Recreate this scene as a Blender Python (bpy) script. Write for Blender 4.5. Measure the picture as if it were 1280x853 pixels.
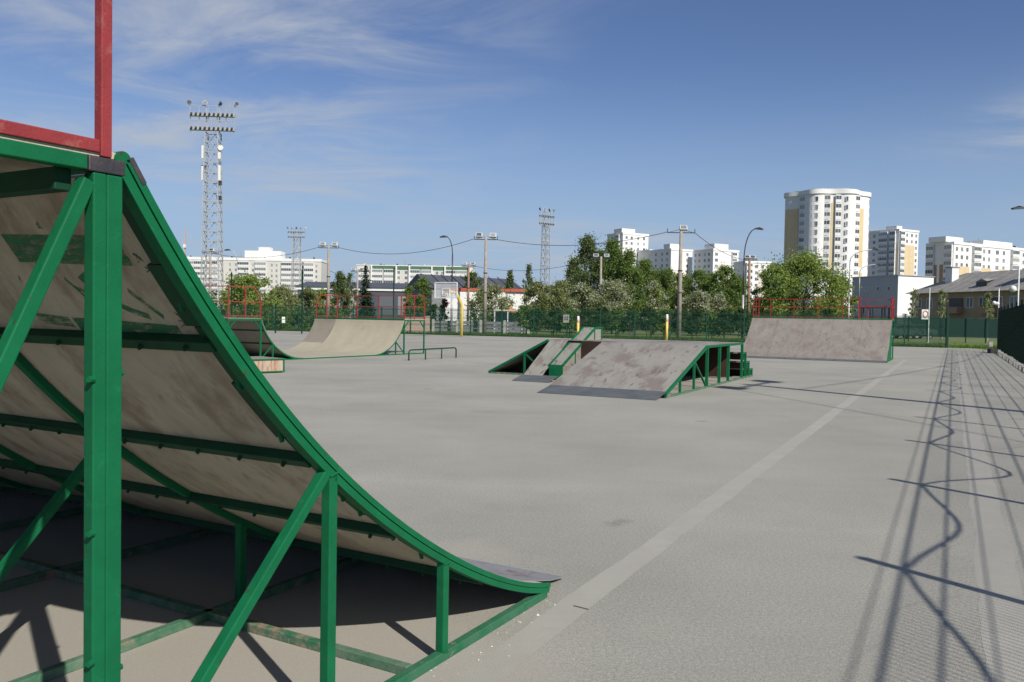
import bpy, math, random
import numpy as np
from mathutils import Vector, Matrix, Euler

for o in list(bpy.data.objects):
    bpy.data.objects.remove(o, do_unlink=True)
scene = bpy.context.scene
col = scene.collection
R = math.radians

# ------------------------------------------------------------------ camera
F, EYE = 1040.0, 1.5                       # focal length in px of a 1280 px wide picture, eye height
roll, pitch = R(1.0), -math.atan((426.5 - 396) / F)
fw = Vector((0, math.cos(pitch), math.sin(pitch)))
r0 = Vector((1, 0, 0)); u0 = Vector((0, -math.sin(pitch), math.cos(pitch)))
rt = math.cos(roll) * r0 + math.sin(roll) * u0
up = -math.sin(roll) * r0 + math.cos(roll) * u0
cam_d = bpy.data.cameras.new('camera'); cam = bpy.data.objects.new('camera', cam_d); col.objects.link(cam)
cam_d.sensor_width = 36; cam_d.lens = F / 1280 * 36; cam_d.clip_start = 0.05; cam_d.clip_end = 6000
M = Matrix.Identity(4)
for i in range(3):
    M[i][0] = rt[i]; M[i][1] = up[i]; M[i][2] = -fw[i]
M[2][3] = EYE
cam.matrix_world = M
scene.camera = cam

def sight(px, py, Y):
    """surveyed bearing (from the camera station) carried out to distance Y -> X, Z"""
    d = fw + rt * ((px - 640) / F) + up * ((426.5 - py) / F)
    t = Y / d.y
    return d.x * t, EYE + d.z * t

# ------------------------------------------------------------------ sky, sun, exposure
SUN = Vector((0.553, -0.833, 0)).normalized()
EL = R(38)
world = bpy.data.worlds.new('World'); scene.world = world; world.use_nodes = True
nt = world.node_tree; nt.nodes.clear()
N = nt.nodes.new
out = N('ShaderNodeOutputWorld')
sky = N('ShaderNodeTexSky'); sky.sky_type = 'NISHITA'; sky.sun_disc = False
sky.sun_elevation = EL; sky.sun_rotation = math.atan2(SUN.x, SUN.y)
sky.air_density = 1.0; sky.dust_density = 0.15; sky.ozone_density = 3.0; sky.altitude = 250
bg = N('ShaderNodeBackground'); bg.inputs['Strength'].default_value = 0.078
hs = N('ShaderNodeHueSaturation'); hs.inputs['Saturation'].default_value = 1.1; hs.inputs['Hue'].default_value = 0.513
nt.links.new(sky.outputs[0], hs.inputs['Color'])
nt.links.new(hs.outputs[0], bg.inputs['Color'])
tc = N('ShaderNodeTexCoord')
sep = N('ShaderNodeSeparateXYZ'); nt.links.new(tc.outputs['Generated'], sep.inputs[0])
zz = N('ShaderNodeMath'); zz.operation = 'MAXIMUM'; zz.inputs[1].default_value = 0.0
nt.links.new(sep.outputs[2], zz.inputs[0])
za = N('ShaderNodeMath'); za.operation = 'ADD'; za.inputs[1].default_value = 0.10
nt.links.new(zz.outputs[0], za.inputs[0])
dx = N('ShaderNodeMath'); dx.operation = 'DIVIDE'; nt.links.new(sep.outputs[0], dx.inputs[0]); nt.links.new(za.outputs[0], dx.inputs[1])
dy = N('ShaderNodeMath'); dy.operation = 'DIVIDE'; nt.links.new(sep.outputs[1], dy.inputs[0]); nt.links.new(za.outputs[0], dy.inputs[1])
cmb = N('ShaderNodeCombineXYZ'); nt.links.new(dx.outputs[0], cmb.inputs[0]); nt.links.new(dy.outputs[0], cmb.inputs[1])
def cloudnoise(scale, loc, det=8, rough=0.6, st=(1, 1, 1), dist=0.6):
    mp = N('ShaderNodeMapping'); mp.inputs['Location'].default_value = loc; mp.inputs['Scale'].default_value = st
    mp.inputs['Rotation'].default_value = (0, 0, R(-20))
    nt.links.new(cmb.outputs[0], mp.inputs[0])
    n = N('ShaderNodeTexNoise'); n.inputs['Scale'].default_value = scale; n.inputs['Detail'].default_value = det
    n.inputs['Roughness'].default_value = rough; n.inputs['Distortion'].default_value = dist
    nt.links.new(mp.outputs[0], n.inputs['Vector'])
    return n.outputs['Fac']
c_big = cloudnoise(0.42, (11.24, 5.86, 0), 3, 0.5, (1, 1, 1), 0.2)
c_fin = cloudnoise(1.7, (5.2, 0.4, 0), 9, 0.62, (0.75, 1.25, 1), 0.7)
def ramp(src, a, b):
    m = N('ShaderNodeMapRange'); m.inputs['From Min'].default_value = a; m.inputs['From Max'].default_value = b
    m.interpolation_type = 'SMOOTHSTEP'; nt.links.new(src, m.inputs['Value']); return m.outputs[0]
mul = N('ShaderNodeMath'); mul.operation = 'MULTIPLY'
nt.links.new(ramp(c_big, 0.39, 0.58), mul.inputs[0]); nt.links.new(ramp(c_fin, 0.34, 0.76), mul.inputs[1])
mu2 = N('ShaderNodeMath'); mu2.operation = 'MULTIPLY'; mu2.inputs[1].default_value = 0.95
nt.links.new(mul.outputs[0], mu2.inputs[0])
cbg = N('ShaderNodeBackground'); cbg.inputs['Color'].default_value = (0.62, 0.68, 0.78, 1); cbg.inputs['Strength'].default_value = 0.62
mx = N('ShaderNodeMixShader')
hz = N('ShaderNodeMapRange'); hz.inputs['From Min'].default_value = 0.0; hz.inputs['From Max'].default_value = 0.30
hz.inputs['To Min'].default_value = 0.92; hz.inputs['To Max'].default_value = 0.0; hz.interpolation_type = 'SMOOTHSTEP'
nt.links.new(zz.outputs[0], hz.inputs['Value'])
hbg = N('ShaderNodeBackground'); hbg.inputs['Color'].default_value = (0.262, 0.365, 0.53, 1); hbg.inputs['Strength'].default_value = 1.0
hmx = N('ShaderNodeMixShader'); nt.links.new(hz.outputs[0], hmx.inputs[0]); nt.links.new(bg.outputs[0], hmx.inputs[1]); nt.links.new(hbg.outputs[0], hmx.inputs[2])
nt.links.new(mu2.outputs[0], mx.inputs[0]); nt.links.new(hmx.outputs[0], mx.inputs[1]); nt.links.new(cbg.outputs[0], mx.inputs[2])
nt.links.new(mx.outputs[0], out.inputs['Surface'])

sun_d = bpy.data.lights.new('sun', 'SUN'); sun_d.energy = 4.6; sun_d.angle = R(0.53); sun_d.color = (1.0, 0.94, 0.84)
sun = bpy.data.objects.new('sun', sun_d); col.objects.link(sun)
sv = Vector((SUN.x * math.cos(EL), SUN.y * math.cos(EL), math.sin(EL)))
sun.rotation_euler = (-sv).to_track_quat('-Z', 'Y').to_euler()
sun.location = sv * 80
scene.view_settings.view_transform = 'Standard'; scene.view_settings.look = 'None'
scene.view_settings.gamma = 1; scene.view_settings.exposure = 0.25
scene.view_settings.use_curve_mapping = False

# ------------------------------------------------------------------ mesh helpers
class MB:
    def __init__(s): s.v = []; s.f = []; s.m = []; s.cur = 0
    def add(s, vs, fs):
        n = len(s.v); s.v += [tuple(q) for q in vs]; s.f += [tuple(n + i for i in f) for f in fs]; s.m += [s.cur] * len(fs)
        return s
    def mi(s, i): s.cur = i; return s
    def box(s, x0, x1, y0, y1, z0, z1):
        return s.add([(x0,y0,z0),(x1,y0,z0),(x1,y1,z0),(x0,y1,z0),(x0,y0,z1),(x1,y0,z1),(x1,y1,z1),(x0,y1,z1)],
              [(3,2,1,0),(4,5,6,7),(0,1,5,4),(1,2,6,5),(2,3,7,6),(3,0,4,7)])
    def frame(s, a, b, ref=None):
        a, b = Vector(a), Vector(b); d = (b - a).normalized()
        ref = Vector(ref) if ref is not None else (Vector((0,0,1)) if abs(d.z) < 0.95 else Vector((1,0,0)))
        x = d.cross(ref).normalized(); y = x.cross(d).normalized()
        return a, b, x, y
    def bar(s, a, b, w, h=None, ref=None):
        """square bar from a to b, w across, h along ref"""
        h = w if h is None else h
        a, b, x, y = s.frame(a, b, ref)
        vs = [p + x * (sx * w / 2) + y * (sy * h / 2) for p in (a, b) for sx, sy in ((-1,-1),(1,-1),(1,1),(-1,1))]
        return s.add(vs, [(0,1,2,3)[::-1],(4,5,6,7)[::1],(0,1,5,4),(1,2,6,5),(2,3,7,6),(3,0,4,7)])
    def tube(s, a, b, r0, r1=None, n=8, caps=True):
        r1 = r0 if r1 is None else r1
        a, b, x, y = s.frame(a, b)
        vs = [p + (x * math.cos(6.28318 * k / n) + y * math.sin(6.28318 * k / n)) * r for p, r in ((a, r0), (b, r1)) for k in range(n)]
        fs = [(k, (k + 1) % n, n + (k + 1) % n, n + k) for k in range(n)]
        if caps: fs += [tuple(range(n))[::-1], tuple(range(n, 2 * n))]
        return s.add(vs, fs)
    def path(s, pts, r, n=6):
        pts = [Vector(p) for p in pts]; rs = r if isinstance(r, (list, tuple)) else [r] * len(pts)
        vs = []; prev = None
        for i, p in enumerate(pts):
            d = (pts[min(i + 1, len(pts) - 1)] - pts[max(i - 1, 0)]).normalized()
            ref = prev if prev is not None else (Vector((0,0,1)) if abs(d.z) < 0.9 else Vector((1,0,0)))
            x = d.cross(ref)
            if x.length < 1e-4: x = d.cross(Vector((0.3, 1, 0.2)))
            x.normalize(); y = x.cross(d).normalized(); prev = y
            vs += [p + (x * math.cos(6.28318 * k / n) + y * math.sin(6.28318 * k / n)) * rs[i] for k in range(n)]
        fs = [(i * n + k, i * n + (k + 1) % n, (i + 1) * n + (k + 1) % n, (i + 1) * n + k) for i in range(len(pts) - 1) for k in range(n)]
        fs += [tuple(range(n))[::-1], tuple(range((len(pts) - 1) * n, len(pts) * n))]
        return s.add(vs, fs)
    def prism(s, poly, y0, y1):
        """polygon of (x, z) carried from y0 to y1"""
        n = len(poly)
        vs = [(x, y0, z) for x, z in poly] + [(x, y1, z) for x, z in poly]
        return s.add(vs, [tuple(range(n)), tuple(range(n, 2 * n))[::-1]] + [(k, k + n, (k + 1) % n + n, (k + 1) % n) for k in range(n)])
    def slab(s, poly, z0, z1):
        n = len(poly)
        vs = [(x, y, z0) for x, y in poly] + [(x, y, z1) for x, y in poly]
        return s.add(vs, [tuple(range(n))[::-1], tuple(range(n, 2 * n))] + [(k, (k + 1) % n, (k + 1) % n + n, k + n) for k in range(n)])
    def sweep(s, prof, d0, d1, y0, y1):
        """strip along a profile of (x, z): from d0 to d1 below it, from y0 to y1"""
        n = len(prof); vs = []
        for i, (x, z) in enumerate(prof):
            a = prof[max(i - 1, 0)]; b = prof[min(i + 1, n - 1)]
            t = Vector((b[0] - a[0], b[1] - a[1])).normalized(); nx, nz = t.y, -t.x
            if nz > 0: nx, nz = -nx, -nz
            for d in (d0, d1):
                for y in (y0, y1): vs.append((x + nx * d, y, z + nz * d))
        fs = []
        for i in range(n - 1):
            k, m = i * 4, i * 4 + 4
            fs += [(k, k + 1, m + 1, m), (k + 2, m + 2, m + 3, k + 3), (k, m, m + 2, k + 2), (k + 1, k + 3, m + 3, m + 1)]
        fs += [(0, 2, 3, 1), (4 * n - 4, 4 * n - 3, 4 * n - 1, 4 * n - 2)]
        return s.add(vs, fs)
    def mesh(s, name, mats, smooth=False):
        me = bpy.data.meshes.new(name); me.from_pydata(s.v, [], s.f)
        for m in (mats if isinstance(mats, (list, tuple)) else [mats]): me.materials.append(m)
        if any(s.m): me.polygons.foreach_set('material_index', s.m)
        if smooth: me.polygons.foreach_set('use_smooth', [True] * len(me.polygons))
        import bmesh
        bm = bmesh.new(); bm.from_mesh(me); bmesh.ops.recalc_face_normals(bm, faces=bm.faces); bm.to_mesh(me); bm.free()
        me.update(); return me
    def build(s, name, mats, parent=None, smooth=False, bevel=0, loc=None, label=None):
        o = bpy.data.objects.new(name, s.mesh(name, mats, smooth)); col.objects.link(o)
        if parent: o.parent = parent
        if loc is not None: o.location = loc
        if bevel:
            b = o.modifiers.new('bevel', 'BEVEL'); b.width = bevel; b.segments = 2; b.limit_method = 'ANGLE'
        if label: o['label'] = label
        return o

def tag(o, label=None, cat=None, group=None, kind=None):
    if label: o['label'] = label
    if cat: o['category'] = cat
    if group: o['group'] = group
    if kind: o['kind'] = kind
    return o
def thing(name, label, cat, loc=(0, 0, 0), rz=0, group=None):
    o = bpy.data.objects.new(name, None); col.objects.link(o); o.empty_display_size = 0.2
    o.location = loc if len(loc) == 3 else (loc[0], loc[1], 0); o.rotation_euler = (0, 0, rz)
    return tag(o, label, cat, group)
def inst(name, mesh, parent, loc, rot=(0, 0, 0), sc=(1, 1, 1)):
    o = bpy.data.objects.new(name, mesh); col.objects.link(o); o.parent = parent
    o.location = loc; o.rotation_euler = rot; o.scale = sc; return o
KIDS = {}
def copy_tree(o, parent=None):
    c = o.copy(); col.objects.link(c); c.parent = parent
    for ch in [q for q in bpy.data.objects if q.parent == o]: copy_tree(ch, c)
    return c
def npmesh(name, verts, nper, mats, midx=None):
    """many separate polygons of nper corners each"""
    me = bpy.data.meshes.new(name); nv = len(verts); nf = nv // nper
    me.vertices.add(nv); me.vertices.foreach_set('co', np.ascontiguousarray(verts, dtype=np.float32).ravel())
    me.loops.add(nv); me.loops.foreach_set('vertex_index', np.arange(nv, dtype=np.int32))
    me.polygons.add(nf); me.polygons.foreach_set('loop_start', np.arange(0, nv, nper, dtype=np.int32))
    for m in (mats if isinstance(mats, (list, tuple)) else [mats]): me.materials.append(m)
    if midx is not None: me.polygons.foreach_set('material_index', midx.astype(np.int32))
    me.update(calc_edges=True); return me

# ------------------------------------------------------------------ materials
def lin(*c): return tuple((x / 255 / 12.92 if x <= 10 else ((x / 255 + 0.055) / 1.055) ** 2.4) for x in c) + (1,)
MAT = {}
def mat(name, c1, c2=None, scale=4, rough=0.6, bump=0, bscale=60, metal=0, spec=0.5, stretch=(1,1,1), lo=0.35, hi=0.65, det=6, c3=None, s3=1.0, t3=(0.55, 0.6), chips=None):
    m = bpy.data.materials.new(name); m.use_nodes = True; MAT[name] = m
    t = m.node_tree; b = t.nodes['Principled BSDF']; L = t.links.new; n = t.nodes.new
    b.inputs['Roughness'].default_value = rough; b.inputs['Metallic'].default_value = metal
    b.inputs['Specular IOR Level'].default_value = spec
    g = n('ShaderNodeTexCoord'); mp = n('ShaderNodeMapping'); mp.inputs['Scale'].default_value = stretch
    L(g.outputs['Object'], mp.inputs[0])
    if c2 is None: c2 = tuple(x * 0.75 for x in c1[:3]) + (1,)
    nz = n('ShaderNodeTexNoise'); nz.inputs['Scale'].default_value = scale; nz.inputs['Detail'].default_value = det; nz.inputs['Roughness'].default_value = 0.65
    L(mp.outputs[0], nz.inputs['Vector'])
    r = n('ShaderNodeMapRange'); r.inputs['From Min'].default_value = lo; r.inputs['From Max'].default_value = hi; L(nz.outputs['Fac'], r.inputs['Value'])
    mix = n('ShaderNodeMix'); mix.data_type = 'RGBA'; mix.inputs[6].default_value = c1; mix.inputs[7].default_value = c2; L(r.outputs[0], mix.inputs[0])
    src = mix.outputs[2]
    if c3 is not None:
        n3 = n('ShaderNodeTexNoise'); n3.inputs['Scale'].default_value = s3; n3.inputs['Detail'].default_value = 8; n3.inputs['Roughness'].default_value = 0.7
        L(mp.outputs[0], n3.inputs['Vector'])
        r3 = n('ShaderNodeMapRange'); r3.inputs['From Min'].default_value = t3[0]; r3.inputs['From Max'].default_value = t3[1]; L(n3.outputs['Fac'], r3.inputs['Value'])
        m3 = n('ShaderNodeMix'); m3.data_type = 'RGBA'; m3.inputs[7].default_value = c3; L(src, m3.inputs[6]); L(r3.outputs[0], m3.inputs[0]); src = m3.outputs[2]
    if chips:
        cc, cs, ca, cb = chips
        n4 = n('ShaderNodeTexNoise'); n4.inputs['Scale'].default_value = cs; n4.inputs['Detail'].default_value = 4; n4.inputs['Roughness'].default_value = .6
        L(mp.outputs[0], n4.inputs['Vector'])
        r4 = n('ShaderNodeMapRange'); r4.inputs['From Min'].default_value = ca; r4.inputs['From Max'].default_value = cb; L(n4.outputs['Fac'], r4.inputs['Value'])
        m4 = n('ShaderNodeMix'); m4.data_type = 'RGBA'; m4.inputs[7].default_value = cc; L(src, m4.inputs[6]); L(r4.outputs[0], m4.inputs[0]); src = m4.outputs[2]
    L(src, b.inputs['Base Color'])
    if bump:
        n2 = n('ShaderNodeTexNoise'); n2.inputs['Scale'].default_value = bscale; n2.inputs['Detail'].default_value = 3; L(mp.outputs[0], n2.inputs['Vector'])
        bp = n('ShaderNodeBump'); bp.inputs['Strength'].default_value = bump; bp.inputs['Distance'].default_value = 0.01
        L(n2.outputs['Fac'], bp.inputs['Height']); L(bp.outputs[0], b.inputs['Normal'])
    return m
def leafmat(name, c1, c2, trans=0.35):
    m = bpy.data.materials.new(name); m.use_nodes = True; MAT[name] = m
    t = m.node_tree; t.nodes.clear(); L = t.links.new; n = t.nodes.new
    o = n('ShaderNodeOutputMaterial'); g = n('ShaderNodeNewGeometry'); mix = n('ShaderNodeMix'); mix.data_type = 'RGBA'
    mix.inputs[6].default_value = c1; mix.inputs[7].default_value = c2; L(g.outputs['Random Per Island'], mix.inputs[0])
    d = n('ShaderNodeBsdfDiffuse'); tr = n('ShaderNodeBsdfTranslucent'); ms = n('ShaderNodeMixShader'); ms.inputs[0].default_value = trans
    L(mix.outputs[2], d.inputs[0]); L(mix.outputs[2], tr.inputs[0]); L(d.outputs[0], ms.inputs[1]); L(tr.outputs[0], ms.inputs[2]); L(ms.outputs[0], o.inputs[0])
    return m

c = lambda r, g, b: (r, g, b, 1)
mat('green_paint', c(.006,.128,.050), c(.004,.100,.040), 5, 0.55, 0.10, 140, spec=.16, c3=c(.012,.15,.062), s3=22, t3=(.58,.72), chips=(c(.045,.05,.03), 24, .655, .70))
mat('green_dusty', c(.012,.120,.052), c(.05,.14,.085), 6, 0.65, 0.3, 80, spec=.2, c3=c(.19,.17,.12), s3=10, t3=(.60,.70))
mat('green_worn', c(.03,.13,.07), c(.13,.19,.14), 9, 0.7, 0.3, 80, spec=.2, c3=c(.25,.19,.14), s3=7, t3=(.55,.64))
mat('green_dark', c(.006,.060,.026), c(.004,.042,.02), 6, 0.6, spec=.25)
mat('red_paint', c(.27,.038,.042), c(.21,.030,.034), 9, 0.6, 0.15, 120, spec=.25, c3=c(.30,.11,.09), s3=14, t3=(.54,.68))
mat('rail_red', c(.30,.035,.03), c(.22,.03,.028), 3, 0.6, spec=.3)
mat('bare_steel', c(.06,.06,.07), c(.12,.10,.10), 12, 0.45, 0.2, 90, 0.6)
mat('flap_steel', c(.085,.098,.105), c(.13,.14,.14), 3, 0.55, 0.1, 60, 0.2, c3=c(.14,.10,.08), s3=3.5, t3=(.56,.68))
mat('toe_steel', c(.24,.24,.235), c(.32,.315,.30), 3, 0.5, 0.1, 60, 0.3, c3=c(.20,.12,.10), s3=3.5, t3=(.52,.62))
mat('ply_under', c(.47,.42,.335), c(.37,.33,.265), 4, 0.85, 0.35, 90, stretch=(.8,1.6,.8), spec=.2, det=12, c3=c(.29,.235,.18), s3=2.6, t3=(.50,.64), chips=(c(.20,.165,.125), 8, .64, .80))
mat('ply_worn', c(.262,.252,.222), c(.215,.205,.182), 3.0, 0.8, 0.15, 40, stretch=(0.42,1.5,1), c3=c(.178,.152,.134), s3=1.7, t3=(.49,.58), chips=(c(.11,.10,.09), 7, .60, .68))
mat('ply_far', c(.235,.217,.188), c(.20,.178,.158), 2.6, 0.8, 0.1, 40, stretch=(0.5,1.2,1), c3=c(.172,.130,.115), s3=2.3, t3=(.46,.70), chips=(c(.12,.108,.098), 6, .60, .70))
mat('ply_beige', c(.37,.335,.25), c(.32,.29,.215), 1.6, 0.75, 0.08, 40, stretch=(0.6,1.3,1), c3=c(.27,.235,.18), s3=2.4, t3=(.60,.75))
mat('ply_brown', c(.24,.215,.17), c(.205,.18,.145), 2.0, 0.75, 0.08, 40)
mat('ply_dark', c(.060,.034,.026), c(.04,.024,.02), 2.0, 0.85, spec=.2)  # shade inside the open frames put into the colour; also the box seams
mat('rust_sheet', c(.40,.33,.25), c(.33,.16,.10), 3.5, 0.7, 0.1, 40, stretch=(3,1,0.6), lo=.45, hi=.6)
mat('concrete', c(.34,.33,.31), c(.27,.26,.245), 5, 0.9, 0.3, 40)
mat('kerb_stone', c(.42,.41,.39), c(.34,.33,.31), 4, 0.9, 0.3, 40)
mat('pole_concrete', c(.33,.29,.25), c(.25,.22,.19), 2.5, 0.9, 0.2, 30)
mat('galv', c(.42,.43,.44), c(.33,.34,.36), 3, 0.45, 0, 40, 0.3)
mat('lattice_grey', c(.40,.41,.41), c(.30,.31,.31), 3, 0.5)
mat('lamp_dark', c(.05,.055,.06), c(.03,.03,.035), 3, 0.4)
mat('lamp_white', c(.75,.75,.73), c(.65,.65,.63), 3, 0.35)
mat('fence_green', c(.005,.030,.020), c(.004,.025,.017), 3, 0.6, spec=.25)
mat('fence_mid', c(.010,.068,.044), c(.008,.055,.036), 3, 0.6, spec=.25)
mat('fence_shaded', c(.0020,.0115,.0085), c(.0016,.009,.0065), 3, 0.75, spec=.12)  # fence green darkened: the shaded inner side is put into the colour
mat('yellow_paint', c(.72,.56,.12), c(.62,.47,.10), 4, 0.45)
mat('white_paint', c(.72,.72,.70), c(.60,.60,.58), 3, 0.5)
mat('white_wall', c(.74,.74,.72), c(.68,.68,.665), 0.15, 0.8)
mat('panel_wall', c(.58,.57,.53), c(.52,.51,.475), 0.2, 0.85)
mat('grey_wall', c(.42,.43,.45), c(.37,.38,.40), 0.2, 0.8)
mat('ochre', c(.62,.49,.29), c(.57,.45,.27), 0.3, 0.8)
mat('cream', c(.66,.61,.50), c(.62,.57,.47), 0.3, 0.8)
mat('tan', c(.36,.25,.16), c(.31,.21,.14), 0.3, 0.8)
mat('green_trim', c(.07,.16,.09), c(.05,.13,.07), 0.3, 0.8)
mat('glass_far', c(.10,.12,.14), c(.06,.075,.09), 0.8, 0.12, spec=0.8)
mat('dark_roof', c(.075,.085,.105), c(.06,.066,.08), 0.4, 0.6)
mat('slate_roof', c(.27,.26,.24), c(.20,.195,.185), 1.2, 0.85, 0.2, 8)
mat('brick_wall', c(.27,.17,.11), c(.22,.135,.09), 1.5, 0.9)
mat('yellow_brick', c(.40,.30,.19), c(.33,.245,.155), 1.5, 0.9)
mat('red_trim', c(.45,.09,.05), c(.38,.07,.04), 1, 0.6)
mat('orange', c(.70,.26,.04), c(.6,.22,.04), 1, 0.6)
mat('pink_wall', c(.45,.33,.28), c(.40,.29,.25), 1, 0.85)
mat('board_grey', c(.19,.20,.21), c(.15,.16,.165), 2, 0.8)
mat('cable_black', c(.02,.02,.022), c(.015,.015,.016), 3, 0.6)
mat('black_rubber', c(.035,.035,.037), c(.02,.02,.02), 5, 0.8)
mat('bark', c(.12,.095,.075), c(.07,.055,.045), 6, 0.95, 0.4, 20)
mat('bark_birch', c(.55,.54,.50), c(.10,.09,.08), 2.2, 0.9, stretch=(1,1,4), lo=.5, hi=.6)
mat('spray_green', c(.010,.135,.055), c(.015,.16,.07), 30, 0.6)
def brushy(m):
    t = m.node_tree; b = t.nodes['Principled BSDF']; L = t.links.new
    n = t.nodes.new('ShaderNodeTexNoise'); n.inputs['Scale'].default_value = 26; n.inputs['Detail'].default_value = 7; n.inputs['Roughness'].default_value = .75
    g = t.nodes.new('ShaderNodeTexCoord'); mp = t.nodes.new('ShaderNodeMapping'); mp.inputs['Scale'].default_value = (1.6, .35, 1.6)
    L(g.outputs['Object'], mp.inputs[0]); L(mp.outputs[0], n.inputs['Vector'])
    r = t.nodes.new('ShaderNodeMapRange'); r.inputs['From Min'].default_value = .35; r.inputs['From Max'].default_value = .58; L(n.outputs['Fac'], r.inputs['Value']); L(r.outputs[0], b.inputs['Alpha'])
brushy(MAT['spray_green'])
mat('ink', c(.02,.02,.025), c(.03,.03,.03), 10, 0.6)
mat('car_white', c(.75,.76,.77), c(.7,.7,.71), 1, 0.25)
mat('car_glass', c(.03,.035,.04), c(.03,.035,.04), 1, 0.08)
mat('tyre', c(.02,.02,.02), c(.025,.025,.025), 3, 0.9)
mat('pink_print', c(.55,.22,.20), c(.45,.30,.28), 6, 0.6)
mat('crane_red', c(.50,.34,.31), c(.46,.31,.28), 1, 0.6)
mat('board_pale', c(.30,.31,.27), c(.22,.23,.20), 6, 0.7)
mat('pebble', c(.7,.69,.66), c(.5,.49,.46), 20, 0.9)
leafmat('leaf_green', c(0.235,0.32,0.095), c(0.115,0.18,0.05), .5)
leafmat('leaf_bright', c(0.34,0.42,0.115), c(0.17,0.245,0.065), .5)
leafmat('leaf_olive', c(0.335,0.365,0.165), c(0.2,0.235,0.1), .5)
leafmat('leaf_birch', c(0.2,0.255,0.1), c(0.1,0.145,0.055), .5)
leafmat('leaf_dark', c(0.1,0.155,0.058), c(0.045,0.08,0.032), .48)
leafmat('leaf_spruce', c(0.03,0.058,0.028), c(0.014,0.03,0.016), .12)
leafmat('leaf_purple', c(.055,.025,.025), c(.03,.018,.018))
leafmat('blossom', c(.46,.46,.37), c(.30,.33,.22), 0.35)
leafmat('grass_blade', c(.14,.22,.035), c(.06,.12,.02), 0.3)

def vary_glass(m):
    t = m.node_tree; b = t.nodes['Principled BSDF']; oi = t.nodes.new('ShaderNodeObjectInfo'); mx_ = t.nodes.new('ShaderNodeMix'); mx_.data_type = 'RGBA'
    r = t.nodes.new('ShaderNodeMapRange'); r.inputs['From Min'].default_value = .35; r.inputs['From Max'].default_value = 1.0
    t.links.new(oi.outputs['Random'], r.inputs['Value']); t.links.new(r.outputs[0], mx_.inputs[0])
    mx_.inputs[6].default_value = (.06, .072, .085, 1); mx_.inputs[7].default_value = (.30, .31, .31, 1); t.links.new(mx_.outputs[2], b.inputs['Base Color'])
vary_glass(MAT['glass_far'])
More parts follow.
